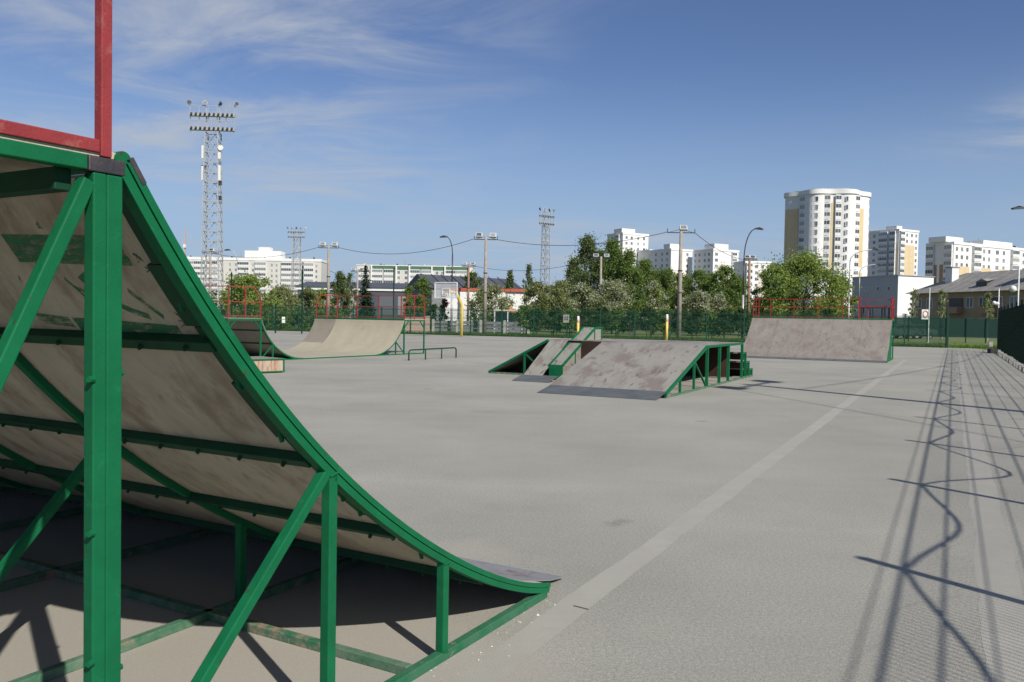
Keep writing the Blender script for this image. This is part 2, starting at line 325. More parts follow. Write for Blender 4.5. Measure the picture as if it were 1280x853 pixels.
# ------------------------------------------------------------------ ground, court, kerbs
PD = Vector((0.468, 0.884)); WD = Vector((-0.884, 0.468))     # the court's two directions
def asphalt():
    m = bpy.data.materials.new('asphalt'); m.use_nodes = True; MAT['asphalt'] = m
    t = m.node_tree; b = t.nodes['Principled BSDF']; L = t.links.new; n = t.nodes.new
    b.inputs['Roughness'].default_value = 0.92; b.inputs['Specular IOR Level'].default_value = 0.3
    g = n('ShaderNodeTexCoord')
    def noise(s, d, r=0.6, st=None):
        q = n('ShaderNodeTexNoise'); q.inputs['Scale'].default_value = s; q.inputs['Detail'].default_value = d; q.inputs['Roughness'].default_value = r
        if st:
            mp = n('ShaderNodeMapping'); mp.inputs['Rotation'].default_value = (0, 0, math.atan2(PD.y, PD.x)); mp.inputs['Scale'].default_value = st
            L(g.outputs['Object'], mp.inputs[0]); L(mp.outputs[0], q.inputs['Vector'])
        else: L(g.outputs['Object'], q.inputs['Vector'])
        return q.outputs['Fac']
    def rng(s, a, bb, lo=0, hi=1):
        q = n('ShaderNodeMapRange'); q.inputs['From Min'].default_value = a; q.inputs['From Max'].default_value = bb
        q.inputs['To Min'].default_value = lo; q.inputs['To Max'].default_value = hi; L(s, q.inputs['Value']); return q.outputs[0]
    def mixc(f, a, bb):
        q = n('ShaderNodeMix'); q.data_type = 'RGBA'
        for s, v in ((0, f), (6, a), (7, bb)):
            if isinstance(v, tuple): q.inputs[s].default_value = v
            else: L(v, q.inputs[s])
        return q.outputs[2]
    def mulc(a, f):
        q = n('ShaderNodeMix'); q.data_type = 'RGBA'; q.blend_type = 'MULTIPLY'; q.inputs[0].default_value = 1; L(a, q.inputs[6]); L(f, q.inputs[7]); return q.outputs[2]
    base = mixc(rng(noise(0.30, 6), .35, .65), c(.334,.327,.286), c(.268,.262,.230))
    base = mixc(rng(noise(0.8, 8, .7, (0.25, 1.6, 1)), .52, .74, 0, .5), base, c(.365,.356,.318))
    base = mixc(rng(noise(2.4, 8, .75), .60, .78, 0, .55), base, c(.225,.220,.198))
    grain = rng(noise(130, 3, .75), .3, .7, .58, 1.36)
    base = mulc(base, grain)
    base = mulc(base, rng(noise(52, 4, .75), .3, .7, .76, 1.22))
    base = mixc(rng(noise(95, 1), .70, .76, 0, .8), base, c(.42,.41,.39))
    base = mixc(rng(noise(70, 1), .71, .76, 0, .6), base, c(.10,.10,.10))
    vo = n('ShaderNodeTexVoronoi'); vo.voronoi_dimensions = '2D'; vo.inputs['Scale'].default_value = 0.19; L(g.outputs['Object'], vo.inputs['Vector'])
    spots = n('ShaderNodeMath'); spots.operation = 'ADD'; L(vo.outputs['Distance'], spots.inputs[0]); L(rng(noise(5, 5), .2, .8, -.035, .045), spots.inputs[1])
    base = mixc(rng(spots.outputs[0], .0, .030, .5, 0), base, c(.10,.095,.085))
    ve = n('ShaderNodeTexVoronoi'); ve.voronoi_dimensions = '2D'; ve.feature = 'DISTANCE_TO_EDGE'; ve.inputs['Scale'].default_value = 0.16
    vd = n('ShaderNodeVectorMath'); vd.operation = 'ADD'; L(g.outputs['Object'], vd.inputs[0]); nv = n('ShaderNodeTexNoise'); nv.inputs['Scale'].default_value = .9; nv.inputs['Detail'].default_value = 6
    L(g.outputs['Object'], nv.inputs['Vector']); L(nv.outputs['Color'], vd.inputs[1]); L(vd.outputs[0], ve.inputs['Vector'])
    ck = n('ShaderNodeMath'); ck.operation = 'MULTIPLY'; L(rng(ve.outputs['Distance'], .0005, .0018, .42, 0), ck.inputs[0]); L(rng(noise(.22, 3), .5, .62), ck.inputs[1])
    base = mixc(ck.outputs[0], base, c(.12,.118,.11))
    # dust and sand that gathers on the slab round the big ramp
    vm = n('ShaderNodeVectorMath'); vm.operation = 'DISTANCE'; vm.inputs[1].default_value = (-1.9, 3.6, 0); L(g.outputs['Object'], vm.inputs[0])
    ad = n('ShaderNodeMath'); ad.operation = 'ADD'; L(vm.outputs['Value'], ad.inputs[0]); L(rng(noise(1.6, 5), .2, .8, -.7, .7), ad.inputs[1])
    base = mixc(rng(ad.outputs[0], 1.5, 2.5, .8, 0), base, c(.352,.330,.292))
    L(base, b.inputs['Base Color'])
    bp = n('ShaderNodeBump'); bp.inputs['Strength'].default_value = 0.55; bp.inputs['Distance'].default_value = 0.006
    L(noise(170, 3, .7), bp.inputs['Height']); L(bp.outputs[0], b.inputs['Normal'])
    return m
asphalt()
mat('strip_concrete', c(.348,.338,.295), c(.312,.303,.265), 1.4, 0.92, 0.4, 150, c3=c(.315,.303,.27), s3=3, t3=(.44,.62), det=9)
mat('ground_soil', c(.075,.11,.03), c(.12,.11,.07), 0.25, 0.95, 0.3, 3)
mat('grass_ground', c(.085,.135,.028), c(.12,.15,.04), 1.2, 0.95, 0.3, 30)
mat('path_grey', c(.26,.255,.25), c(.22,.215,.21), 0.6, 0.95)

tag(MB().box(-3000, 3000, -300, 5000, -0.35, -0.060).build('ground', MAT['ground_soil']), kind='structure')
# back fence line and right fence line
BF0 = Vector((27.7, 52.9)); BFD = Vector((-0.950, 0.3135)).normalized()
RF0 = Vector((4.02, 2.61))
rf = lambda s: RF0 + PD * s
def pl(v, z=0): return (v.x, v.y, z)
bfl = BF0 + BFD * 90
end = BF0 + Vector((4.0, -1.3))
court = [tuple(rf(-22)), tuple(rf(53)), (28.9, 52.3), tuple(BF0), tuple(bfl), (-75, 40), (-45, -16)]
court[1] = (28.6, 50.0)
tag(MB().slab(court, -0.055, 0.0).build('court_asphalt', MAT['asphalt']), kind='structure')
def strip(name, a, b, w, z, m):
    d = (b - a).normalized(); q = Vector((-d.y, d.x)) * w / 2; L = (b - a).length; n = int(L / .12)
    rr = random.Random(name); lo, hi, e = [], [], [0, 0]
    for i in range(n + 1):
        e = [max(-.5, min(.5, v * .8 + rr.uniform(-.09, .09))) * .9 for v in e]
        p = a + d * (L * i / n); lo.append(tuple(p - q * (1 + e[0]))); hi.append(tuple(p + q * (1 + e[1])))
    m_ = MB()
    m_.add([(x, y, z) for x, y in lo] + [(x, y, z) for x, y in hi], [(i, i + 1, n + 2 + i, n + 1 + i) for i in range(n)])
    return tag(m_.build(name, MAT[m]), kind='structure')
S0 = Vector((0.33, 4.26))
strip('flush_concrete_strip', S0 - PD * 9, S0 + PD * 34, 0.170, 0.0007, 'strip_concrete')
K0 = Vector((2.61, 4.33))
# the walk by the right fence: a flush kerb line of stones and a band of older paving
#strip('side_path', K0 + PD * 20 - WD * 0.98, K0 + PD * 41 - WD * 0.98, 1.74, 0.004, 'path_grey')
strip('flush_kerb', K0 - PD * 10, K0 + PD * 41, 0.22, 0.0007, 'strip_concrete')
# grass behind the fences
gl = [tuple(BF0 + Vector((-.05, .12))), tuple(BF0 + BFD * 90 + Vector((0, .12))), (-90, 110), (20, 100), (70, 80), (50, 40), (31.2, 48.6), (29.3, 51.4)]
tag(MB().slab(gl[::-1], -0.055, -0.004).build('grass_verge', MAT['grass_ground']), kind='structure')
tag(MB().slab([tuple(rf(-22) - WD * .35), (60, -30), (90, 40), (31.5, 48.2), tuple(rf(51) - WD * .35)], -0.055, -0.008).build('side_lawn', MAT['grass_ground']), kind='structure')
# raised kerb where the walk ends
kp = thing('raised_kerb', None, None, (0, 0, 0)); tag(kp, kind='structure')
ks = MB().box(-0.48, 0.48, -0.075, 0.075, -0.05, 0.16).mesh('kerb_block', MAT['kerb_stone'])
A = Vector((26.2, 45.3)); B = Vector((30.5, 43.9)); d = (B - A).normalized()
for i in range(4):
    p = A + d * (0.6 + i * 1.0); inst('kerb_block', ks, kp, (p.x, p.y, random.uniform(-.02, .01)), (0, 0, math.atan2(d.y, d.x) + random.uniform(-.02, .02)))
for i in range(17):
    p = rf(27 + i * 1.525) + WD * 0.10
    inst('kerb_block', ks, kp, (p.x, p.y, random.uniform(-.05, .0)), (random.uniform(-.12, .12), random.uniform(-.05, .05), math.atan2(PD.y, PD.x) + random.uniform(-.12, .12)), (.42, 1.9, .75))
tb = MB().box(-0.5, 0.5, -0.09, 0.09, 0, 0.30).build('kerb_block', [MAT['kerb_stone']], bevel=0.01)
tb.location = (25.9, 45.0, 0.12); tb.rotation_euler = (0, R(24), R(62)); tag(tb, 'loose pale kerb block tipped up at the end of the flush kerb line', 'kerb block')
rb = MB().box(-0.25, 0.25, -0.12, 0.12, 0, 0.24).build('rubber_stop', MAT['black_rubber'], bevel=0.02)
rb.location = (25.5, 44.1, 0); rb.rotation_euler = (0, 0, R(15)); tag(rb, 'black rubber block lying against the tipped kerb block', 'rubber block')
r2 = MB().box(-0.28, 0.28, -0.10, 0.10, 0, 0.20).build('rubber_stop', MAT['black_rubber'], bevel=0.02)
r2.location = (27.7, 43.9, 0); r2.rotation_euler = (0, 0, R(-14)); tag(r2, 'small dark rubber block in front of the raised kerb by the grass', 'rubber block')

# loose white grit along the foot of the big ramp
random.seed(4)
g = MB()
for k in range(60):
    q = Vector((0.23, 4.44)) - Vector((.495, .869)) * random.uniform(0, 1.7) + Vector((.86, -.51)) * abs(random.gauss(0.03, .09))
    r = random.uniform(.001, .004) * (2.2 if k < 5 else 1); x, y = q.x, q.y
    g.add([(x - r, y, 0), (x, y - r, 0), (x + r * 1.3, y, 0), (x, y + r, 0), (x, y, r * 1.1)], [(0,1,4),(1,2,4),(2,3,4),(3,0,4)])
for k in range(60):
    x, y = random.uniform(-1, 7), random.uniform(4, 15); r = random.uniform(.001, .003)
    g.add([(x - r, y, 0), (x, y - r, 0), (x + r * 1.3, y, 0), (x, y + r, 0), (x, y, r * 1.1)], [(0,1,4),(1,2,4),(2,3,4),(3,0,4)])
tag(g.build('grit', MAT['pebble']), 'white grit scattered on the asphalt court', 'grit', kind='stuff')
tw = MB().path([(.345, 4.285, .003), (.375, 4.265, .003), (.415, 4.235, .003)], .0035, 5).build('twig', MAT['bark'])
tag(tw, 'short dark twig lying across the flush concrete strip', 'twig')

# ------------------------------------------------------------------ near quarter pipe
ang = math.atan2(.869, .495)
nr = thing('quarter_pipe', 'large green steel quarter pipe with open side frame and green brush strokes on its underside', 'skate ramp', (0.23, 4.44, 0), ang, 'skate ramps on the court')
pu = np.array([-2.535,-2.423,-2.297,-1.978,-1.953,-1.692,-1.384,-1.066,-.693,-.024]); pz = np.array([1.91,1.742,1.551,1.214,1.19,.954,.709,.511,.324,.076])
pc = np.polyfit(pu, pz, 4)
Z = lambda u: float(np.polyval(pc, u))
prof = [(u, Z(u)) for u in np.linspace(-2.532, 0.0, 40)]
G, GW = MAT['green_paint'], MAT['green_worn']
WID = 7.44; FR = [0.0, 1.24, 2.48, 3.72, 4.96, 6.20, 7.40]
def vbar(name, u, z0, z1, y, m=G, w=.042, dpt=.040):
    return MB().box(u - w / 2, u + w / 2, y, y + dpt, z0, z1).build(name, m, nr, bevel=.004)
for k, y in enumerate(FR):
    mm = G if k == 0 else MAT['green_paint']
    # curved rib: the painted plywood edge above, a steel flat and its angle below
    MB().sweep(prof, 0.024, 0.052, y, y + .045).build('rib', mm, nr, bevel=.002)
    if k in (0,): MB().sweep(prof, -0.001, 0.0215, y - .003, y + .010).build('edge_strip', G, nr)
    # posts: doubled tall post, middle post, short post
    vbar('tall_post', -2.626, 0.0, 1.852, y, mm, .038); vbar('tall_post', -2.583, 0.0, 1.852, y + .001, mm, .046)
    vbar('middle_post', -1.725, 0.04, Z(-1.725) - .045, y, mm); vbar('short_post', -1.0, 0.04, Z(-1.0) - .045, y, mm)
    vbar('back_post', -3.52, 0.0, 1.852, y, mm)
    MB().box(-3.50, -0.03, y, y + .042, 0.0, 0.042).build('ground_rail', GW if k else MAT['green_dusty'], nr, bevel=.004)
    MB().bar((-2.652, y + .020, 1.83), (-3.46, y + .020, 0.06), .036, .040, (0, 1, 0)).build('brace', mm, nr, bevel=.004)
    MB().bar((-1.752, y + .020, Z(-1.752) - .06), (-2.56, y + .020, 0.10), .036, .040, (0, 1, 0)).build('brace', mm, nr, bevel=.004)
    MB().box(-3.54, -2.66, y, y + .042, 1.856, 1.894).build('platform_beam', mm, nr, bevel=.003)
    j = MB().box(-2.658, -2.555, y - .002, y + .046, 1.854, 1.893).build('corner_joint', MAT['bare_steel'], nr, bevel=.003)
# cross members under the sheet
for u in (-2.18, -1.77, -1.29, -0.62):
    z = Z(u); t = (Z(u + .01) - Z(u - .01)) / .02; n = Vector((t, -1)).normalized(); a = math.atan(t)
    o = MB().box(-.020, .020, .046, WID - .05, -.060, -.022).build('cross_bar', MAT['green_dark'], nr, bevel=.003)  # frame green in a darker copy, shade under the sheet painted in
    o.location = (u, 0, z); o.rotation_euler = (0, -a, 0)
    bolt = MB().tube((0, 0, -.060), (0, 0, -.076), .009, .007, 7).mesh('bolt', MAT['green_dark'])
    for i in range(32):
        inst('bolt', bolt, o, (random.uniform(-.004, .004), .16 + i * .22, 0))
for u in (-1.22, -2.62, -3.50):
    MB().box(u, u + .042, .045, WID, 0.0, .042).build('floor_bar', GW, nr, bevel=.004)
for u in (-2.72, -3.1, -3.5):
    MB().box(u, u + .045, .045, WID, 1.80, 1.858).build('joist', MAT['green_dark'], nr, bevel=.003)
# ply sheets of the riding surface and the platform
def sheet(u0, u1, y0, y1, m, d0=0.0, d1=.021, name='plywood_sheet', nseg=14):
    return MB().sweep([(u, Z(u)) for u in np.linspace(u0, u1, nseg)], d0, d1, y0, y1).build(name, m, nr)
for i in range(6):
    y0 = .012 + i * 1.24
    sheet(-2.52, -1.262, y0, y0 + 1.234, MAT['ply_under']); sheet(-1.256, -0.06, y0, y0 + 1.234, MAT['ply_under'])
    MB().box(-3.53, -2.56, y0, y0 + 1.234, 1.896, 1.914).build('deck_sheet', MAT['ply_under'], nr)
# stepped green edge paint / battens beside the near rib
edges = [(-2.50, -2.36, .105), (-2.36, -2.22, .135), (-2.22, -2.06, .10), (-2.06, -1.86, .12), (-1.86, -1.66, .085), (-1.66, -1.42, .11), (-1.42, -1.2, .08), (-1.2, -1.0, .10), (-1.0, -.7, .075)]
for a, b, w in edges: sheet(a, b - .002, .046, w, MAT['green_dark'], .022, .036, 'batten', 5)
for u, v in ((-2.30, .10), (-2.09, .085), (-1.9, .09), (-1.6, .075), (-1.5, .075), (-1.3, .07), (-1.1, .07)):
    MB().tube((u, v, Z(u) - .04), (u + .012, v, Z(u) - .075), .010, .008, 8).build('bolt', G, nr)
# coping pipe on the lip and the steel toe plate
MB().tube((-2.556, 0.006, 1.897), (-2.556, WID, 1.897), .024, n=16).build('coping_pipe', G, nr, smooth=False)
MB().sweep([(-2.536, Z(-2.536)), (-2.52, Z(-2.52)), (-2.495, Z(-2.495))], -.003, .012, -.005, .03).build('lip_plate', MAT['bare_steel'], nr)
tp = MB()
for i in range(6):
    y0 = .06 + i * 1.24
    MB().sweep([(-.40, Z(-.40) + .004), (-.2, Z(-.2) + .004), (0, Z(0) + .004), (.12, .045), (.285, .018)], 0, .006, y0, y0 + 1.22).build('toe_plate', MAT['toe_steel'], nr)
# red guard rail round the platform
RP = MAT['red_paint']; GT = .031
for y in (.002, WID - .045):
    for u in (-2.622, -3.5): MB().box(u, u + GT, y, y + GT, 1.896, 2.92).build('guard_post', RP, nr, bevel=.003)
    MB().box(-3.46, -2.624, y + .001, y + .040, 1.905, 1.938).build('guard_rail', RP, nr, bevel=.003)
    for z in (2.40, 2.88): MB().box(-3.46, -2.624, y + .002, y + .038, z, z + .034).build('guard_rail', RP, nr, bevel=.003)
for z in (2.40, 2.88): MB().box(-3.498, -3.462, .05, WID - .05, z, z + .034).build('guard_rail', RP, nr, bevel=.003)
# bolts on the doubled post
nut = MB().tube((0, .004, 0), (0, -.012, 0), .010, .008, 8).mesh('bolt', G)
for z in (1.32, .92, .58, .3): inst('bolt', nut, nr, (-2.648, 0, z), (0, 0, R(-70)))
for z in (1.33, .53): inst('bolt', nut, nr, (-2.558, .02, z), (0, 0, R(90)))
bead = MB().tube((0, 0, 0), (.040, 0, 0), .0045, .004, 6).mesh('weld_bead', G)
for u, z in ((-1.746, Z(-1.725) - .052), (-1.02, Z(-1.0) - .052), (-1.746, .044), (-1.02, .044), (-2.652, .044)): inst('weld_bead', bead, nr, (u, -.001, z), (0, R(random.uniform(-14, 14)), 0))
# green brush strokes and pencil scrawl on the underside
def stroke(pts, w, m='spray_green', name='painted_stroke'):
    mb = MB(); n = len(pts); vs = []
    for i, (u, v) in enumerate(pts):
        a, b = pts[max(i - 1, 0)], pts[min(i + 1, n - 1)]
        t = Vector((b[0] - a[0], b[1] - a[1])).normalized(); q = Vector((-t.y, t.x)) * w / 2
        s = (Z(u + .01) - Z(u - .01)) / .02; nn = Vector((s, -1)).normalized() * .0222
        for e in (-1, 1): vs.append((u + e * q.x + nn.x, v + e * q.y, Z(u + e * q.x) + nn.y))
    return mb.add(vs, [(2 * i, 2 * i + 1, 2 * i + 3, 2 * i + 2) for i in range(n - 1)]).build(name, MAT[m], nr)
stroke([(-2.40, .78), (-2.395, .6), (-2.39, .42), (-2.385, .22)], .062)
stroke([(-2.205, .72), (-2.20, .5), (-2.195, .38), (-2.19, .20)], .050)
stroke([(-2.225, .92), (-2.215, .74)], .03)
stroke([(-2.345, .44), (-2.325, .52), (-2.30, .50), (-2.275, .44), (-2.25, .37), (-2.235, .30)], .016)
stroke([(-2.33, .60), (-2.30, .57), (-2.27, .55)], .010); stroke([(-2.31, .58), (-2.29, .52), (-2.265, .49)], .008)
stroke([(-2.30, .32), (-2.27, .28), (-2.235, .235)], .014)
random.seed(12)
for u, v, n in ((-2.44, .55, 7), (-2.37, .175, 9), (-2.345, .16, 8), (-2.33, .85, 5), (-2.24, .16, 5), (-2.46, .8, 6), (-2.42, .95, 5), (-2.22, .17, 6)):
    pts = [(u + random.uniform(-.010, .010), v + random.uniform(-.016, .016)) for _ in range(n)]
    stroke(pts, .002, 'ink', 'scrawl')

# ------------------------------------------------------------------ funbox with bank, ledge, side ramp and steps
fa = math.atan2(PD.y, PD.x)
fb = thing('funbox', 'low funbox with sloping worn plywood bank, raised grind ledge and side steps', 'skate ramp', (2.92, 15.72, 0), fa, 'skate ramps on the court')
HT = .94
PW, GD = MAT['ply_worn'], MAT['green_dark']
def bplank(name, poly, y0, y1, m, parent): return MB().prism(poly, y0, y1).build(name, m, parent)
# main bank: four sheets a little apart, deck, flap
nb = 2
bw = 2.45
for i in range(nb):
    y0, y1 = .03 + i * bw / nb, (i + 1) * bw / nb + .028
    for (ua, ub) in ((0.06, 1.10), (1.104, 2.95)):
        za, zb = .10 + (HT - .10) * (ua - .06) / 2.89, .10 + (HT - .10) * (ub - .06) / 2.89
        bplank('plywood_sheet', [(ua, za), (ub, zb), (ub, zb - .018), (ua, za - .018)], y0, y1, PW, fb)
for i in range(3):
    bplank('deck_sheet', [(2.956 + i * 1.165, HT), (2.95 + (i + 1) * 1.165, HT), (2.95 + (i + 1) * 1.165, HT - .018), (2.956 + i * 1.165, HT - .018)], .0, bw, PW, fb)
bplank('deck_sheet', [(3.9, HT - .002), (6.44, HT - .002), (6.44, HT - .02), (3.9, HT - .02)], bw + .004, 4.27, PW, fb)
MB().box(3.86, 3.90, bw + .02, 3.39, .0, HT - .03).build('inner_shade', MAT['ply_dark'], fb)
for i in range(2):
    bplank('toe_plate', [(-.50, .012), (.12, .122), (.12, .112), (-.50, .0)], i * 1.22 + .02, i * 1.22 + 1.235, MAT['flap_steel'], fb)
bplank('toe_plate', [(1.9, .012), (2.44, .125), (2.44, .115), (1.9, .0)], 3.36, 4.30, MAT['flap_steel'], fb)
bplank('plywood_sheet', [(2.40, .11), (3.89, HT - .01), (3.89, HT - .03), (2.40, .09)], 3.77, 4.26, PW, fb)
# side ramp falling away from the deck
sp = MB(); sp.add([(3.85, 4.29, HT - .01), (6.40, 4.29, HT - .01), (6.40, 5.98, .02), (3.85, 5.98, .02), (3.85, 4.29, HT - .03), (6.40, 4.29, HT - .03), (6.40, 5.98, .0), (3.85, 5.98, .0)],
    [(0,1,2,3),(7,6,5,4),(0,3,7,4),(1,5,6,2),(0,4,5,1),(3,2,6,7)])
sp.build('side_sheet', MAT['ply_far'], fb)
gp_ = lambda name, a, b, w=.045, h=None, m=G: MB().bar(a, b, w, h).build(name, m, fb)
gp_('edge_rail', (3.82, 4.28, HT - .02), (3.82, 6.00, .03), .06); gp_('edge_rail', (3.82, 4.30, .022), (3.82, 5.95, .022), .04, .04, GW)
gp_('post', (3.82, 4.95, .04), (3.82, 4.95, .58)); gp_('brace', (3.82, 4.93, .55), (3.82, 4.45, .15), .03)
MB().box(4.1, 6.3, 4.5, 4.55, .02, .75).build('inner_shade', MAT['ply_dark'], fb)
# right side frame of the bank, deck and stairs
gp_('edge_rail', (.0, 0, .07), (2.97, 0, HT - .025), .05); gp_('edge_rail', (2.95, 0, HT - .028), (6.47, 0, HT - .028), .05, .055)
gp_('ground_rail', (.02, 0, .022), (6.45, 0, .022), .044, .044, GW)
for u, z in ((.95, .30), (1.95, .62)): gp_('post', (u, 0, .04), (u, 0, z - .0), .045)
for u in (2.98, 4.08, 4.95, 6.42): gp_('post', (u, 0, .04), (u, 0, HT - .05), .06)
gp_('brace', (2.0, 0, .60), (2.9, 0, .06), .035)
for i, (u, z) in enumerate(((6.83, .68), (7.22, .43), (7.62, .22))):
    gp_('stair_post', (u, 0, 0.0), (u, 0, z), .055); gp_('stair_rail', (u - .36, 0, z - .02), (u - .03, 0, z - .02), .045)
    MB().box(u - .40, u + .02, .04, 2.4, z - .03, z).build('tread', PW, fb)
    MB().box(u - .0, u + .02, .04, 2.4, z - .21 if z > .25 else .0, z - .031).build('stair_shade', MAT['ply_dark'], fb)  # dark sheet painting the shaded opening between treads
gp_('ground_rail', (6.46, 0, .022), (7.64, 0, .022), .044, .044, GW)
MB().box(3.0, 6.4, 2.38, 2.40, .0, HT - .06).build('inner_shade', MAT['ply_dark'], fb)  # added dark sheets: the shade under the deck is in their colour
MB().box(6.37, 6.39, .35, 2.36, .03, HT - .06).build('inner_shade', MAT['ply_dark'], fb)
# the other long side and the left end, closed with sheet
MB().box(.8, 2.3, bw + .004, bw + .018, .02, .22).build('side_panel', PW, fb)
# grind ledge
ld = MB(); y0, y1 = 3.40, 3.74
topl = [(2.78, .36), (4.80, 1.25), (5.20, 1.25)]
ld.add([(u, y, z) for y in (y0, y1) for u, z in ((2.78, .02), (2.78, .36), (4.80, 1.25), (5.20, 1.25), (5.20, .0), (3.95, .0))],
       [(0,1,2,3,4,5), (11,10,9,8,7,6), (1,7,8,2), (2,8,9,3), (3,9,10,4), (0,6,7,1), (4,10,11,5), (5,11,6,0)])
ld.build('ledge', PW, fb)
MB().box(2.765, 2.779, y0 - .01, y1 + .01, .02, .37).build('ledge_front', G, fb)
for y in (y0, y1):
    gp_('ledge_edge', (2.78, y, .36), (4.80, y, 1.25), .045); gp_('ledge_edge', (4.80, y, 1.25), (5.21, y, 1.25), .045)
    gp_('ledge_edge', (5.20, y, 1.24), (5.20, y, HT - .03), .045)
for u in (3.5, 4.1, 4.72): gp_('ledge_edge', (u, y0 - .004, .36 + (u - 2.78) * .44 - .32), (u, y0 - .004, .36 + (u - 2.78) * .44), .03)

# ------------------------------------------------------------------ other quarter pipes
def arc(run, h, n=14, z0=.06):
    """concave arc from toe (0, z0) to (run, h)"""
    rr = (run * run + (h - z0) ** 2) / (2 * (h - z0)); a1 = math.asin(min(1, run / rr))
    return [(rr * math.sin(a1 * t), z0 + rr * (1 - math.cos(a1 * t))) for t in np.linspace(0, 1, n)]
def quarter(root, u0, sgn, run, h, wid, plat, sheetm, cols=3, railh=.95, rows=2, straight=False, rail_step=1.15, darks=()):
    """a quarter pipe section inside root: toe at u0, climbing towards sgn"""
    pr = arc(run, h) if not straight else [(t * run, .06 + (h - .06) * (t * .62 + .38 * t * t)) for t in np.linspace(0, 1, 14)]
    P = [(u0 + sgn * u, z) for u, z in pr]
    n = len(P)
    for i in range(cols):
        y0, y1 = i * wid / cols + .004, (i + 1) * wid / cols - .004
        for r in range(rows):
            seg = P[r * (n - 1) // rows: (r + 1) * (n - 1) // rows + 1]
            MB().sweep(seg, r * -.002, .018, y0, y1).build('plywood_sheet', MAT[darks[1]] if darks and (i, r) in darks[0] else sheetm, root)
    ut = u0 + sgn * run; ue = ut + sgn * plat
    for y in (0, wid / 2, wid - .045):
        MB().sweep(P, .019, .06, y - .002, y + .045).build('rib', G, root)
        for u in (ut + sgn * .03, ue): MB().box(u - .022, u + .022, y, y + .044, 0, h - .02).build('post', G, root)
        k = n // 2 + 1
        MB().box(P[k][0] - .02, P[k][0] + .02, y, y + .04, .03, P[k][1] - .05).build('post', G, root)
        MB().bar((P[k][0], y + .02, P[k][1] - .08), (ut, y + .02, .08), .03, .03).build('brace', G, root)
        MB().bar((ut + sgn * .05, y + .02, h - .30), (ut + sgn * .30, y + .02, h - .04), .03, .03).build('brace', G, root)
        MB().bar((ue - sgn * .02, y + .02, h - .30), (ue - sgn * .28, y + .02, h - .04), .03, .03).build('brace', G, root)
        MB().bar((u0, y + .02, .02), (ue, y + .02, .02), .04, .04).build('ground_rail', G, root)
        MB().bar((ut, y + .02, h - .03), (ue, y + .02, h - .03), .05, .055).build('platform_beam', G, root)
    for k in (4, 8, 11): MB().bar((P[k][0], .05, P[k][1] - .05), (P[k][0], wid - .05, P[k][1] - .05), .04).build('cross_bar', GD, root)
    a, b = sorted((ut, ue))
    MB().box(a - .02, b + .02, .0, wid, h, h + .02).build('deck_sheet', sheetm, root)
    MB().tube((ut, 0, h + .005), (ut, wid, h + .005), .03, n=8).build('coping_pipe', G, root)
    RR = MAT['rail_red']
    if railh:
        ys = [y for y in np.arange(.02, wid, rail_step)]; ys = ys if wid - ys[-1] < .3 else ys + [wid - .02]
        for y in ys: MB().bar((ue, y, h + .02), (ue, y, h + railh), .032).build('guard_post', RR, root)
        for z in (.08, .5, railh): MB().bar((ue, 0, h + z), (ue, wid, h + z), .027).build('guard_rail', RR, root)
        for y in (.02, wid - .02):
            for u in (ut + sgn * .04, ut + sgn * plat * .5): MB().bar((u, y, h + .02), (u, y, h + (.62 if u == ut + sgn * .04 else railh)), .032).build('guard_post', RR, root)
            for z in (.08, .5): MB().bar((ut + sgn * .04, y, h + z), (ue, y, h + z), .027).build('guard_rail', RR, root)
            MB().bar((ut + sgn * .04, y, h + .60), (ut + sgn * .30, y, h + railh), .027).build('guard_rail', RR, root)
            MB().bar((ut + sgn * .30, y, h + railh), (ue, y, h + railh), .027).build('guard_rail', RR, root)
    return P
qp = thing('bank_ramp', 'wide steep bank ramp with pinkish worn plywood face and red guard rail behind the funbox', 'skate ramp', (14.11, 31.29, 0), fa, 'skate ramps on the court')
quarter(qp, .12, 1, 2.55, 1.64, 5.55, 1.2, MAT['ply_far'], 5, .84, 2, True, 1.0)
for i in range(3): MB().prism([(-.15, .006), (.16, .075), (.16, .065), (-.15, .0)], i * 1.85 + .01, i * 1.85 + 1.84).build('toe_plate', MAT['flap_steel'], qp)
MB().prism([(0.1, 0.03), (2.6, .03), (2.6, 1.55), (1.3, .62)], -.006, .002).build('side_panel', G, qp)
for y in (.1, 1.35): MB().box(3.77, 3.84, y - .04, y + .04, 1.66, 2.60).build('guard_post', MAT['red_paint'], qp)
MB().box(3.79, 3.83, .14, 1.31, 2.16, 2.22).build('guard_rail', MAT['red_paint'], qp)

ha = math.atan2(.852, .523)
hp = thing('half_pipe', 'small half pipe with beige plywood transition, green frame and red guard rails', 'skate ramp', (-7.65, 25.42, 0), ha, 'skate ramps on the court')
quarter(hp, 1.72, -1, 1.72, 1.30, 4.6, 1.25, MAT['ply_brown'], 3, .95)
quarter(hp, 5.14, 1, 1.72, 1.31, 4.6, 1.25, MAT['ply_beige'], 4, .93, darks=({(3, 1)}, 'ply_brown'))
for i in range(3): MB().box(1.725 + i * 1.137, 1.72 + (i + 1) * 1.137, 0, 4.6, .044, .062).build('flat_sheet', MAT['ply_beige'], hp)
MB().box(1.6, 5.2, -.004, .04, 0, .043).build('ground_rail', G, hp)

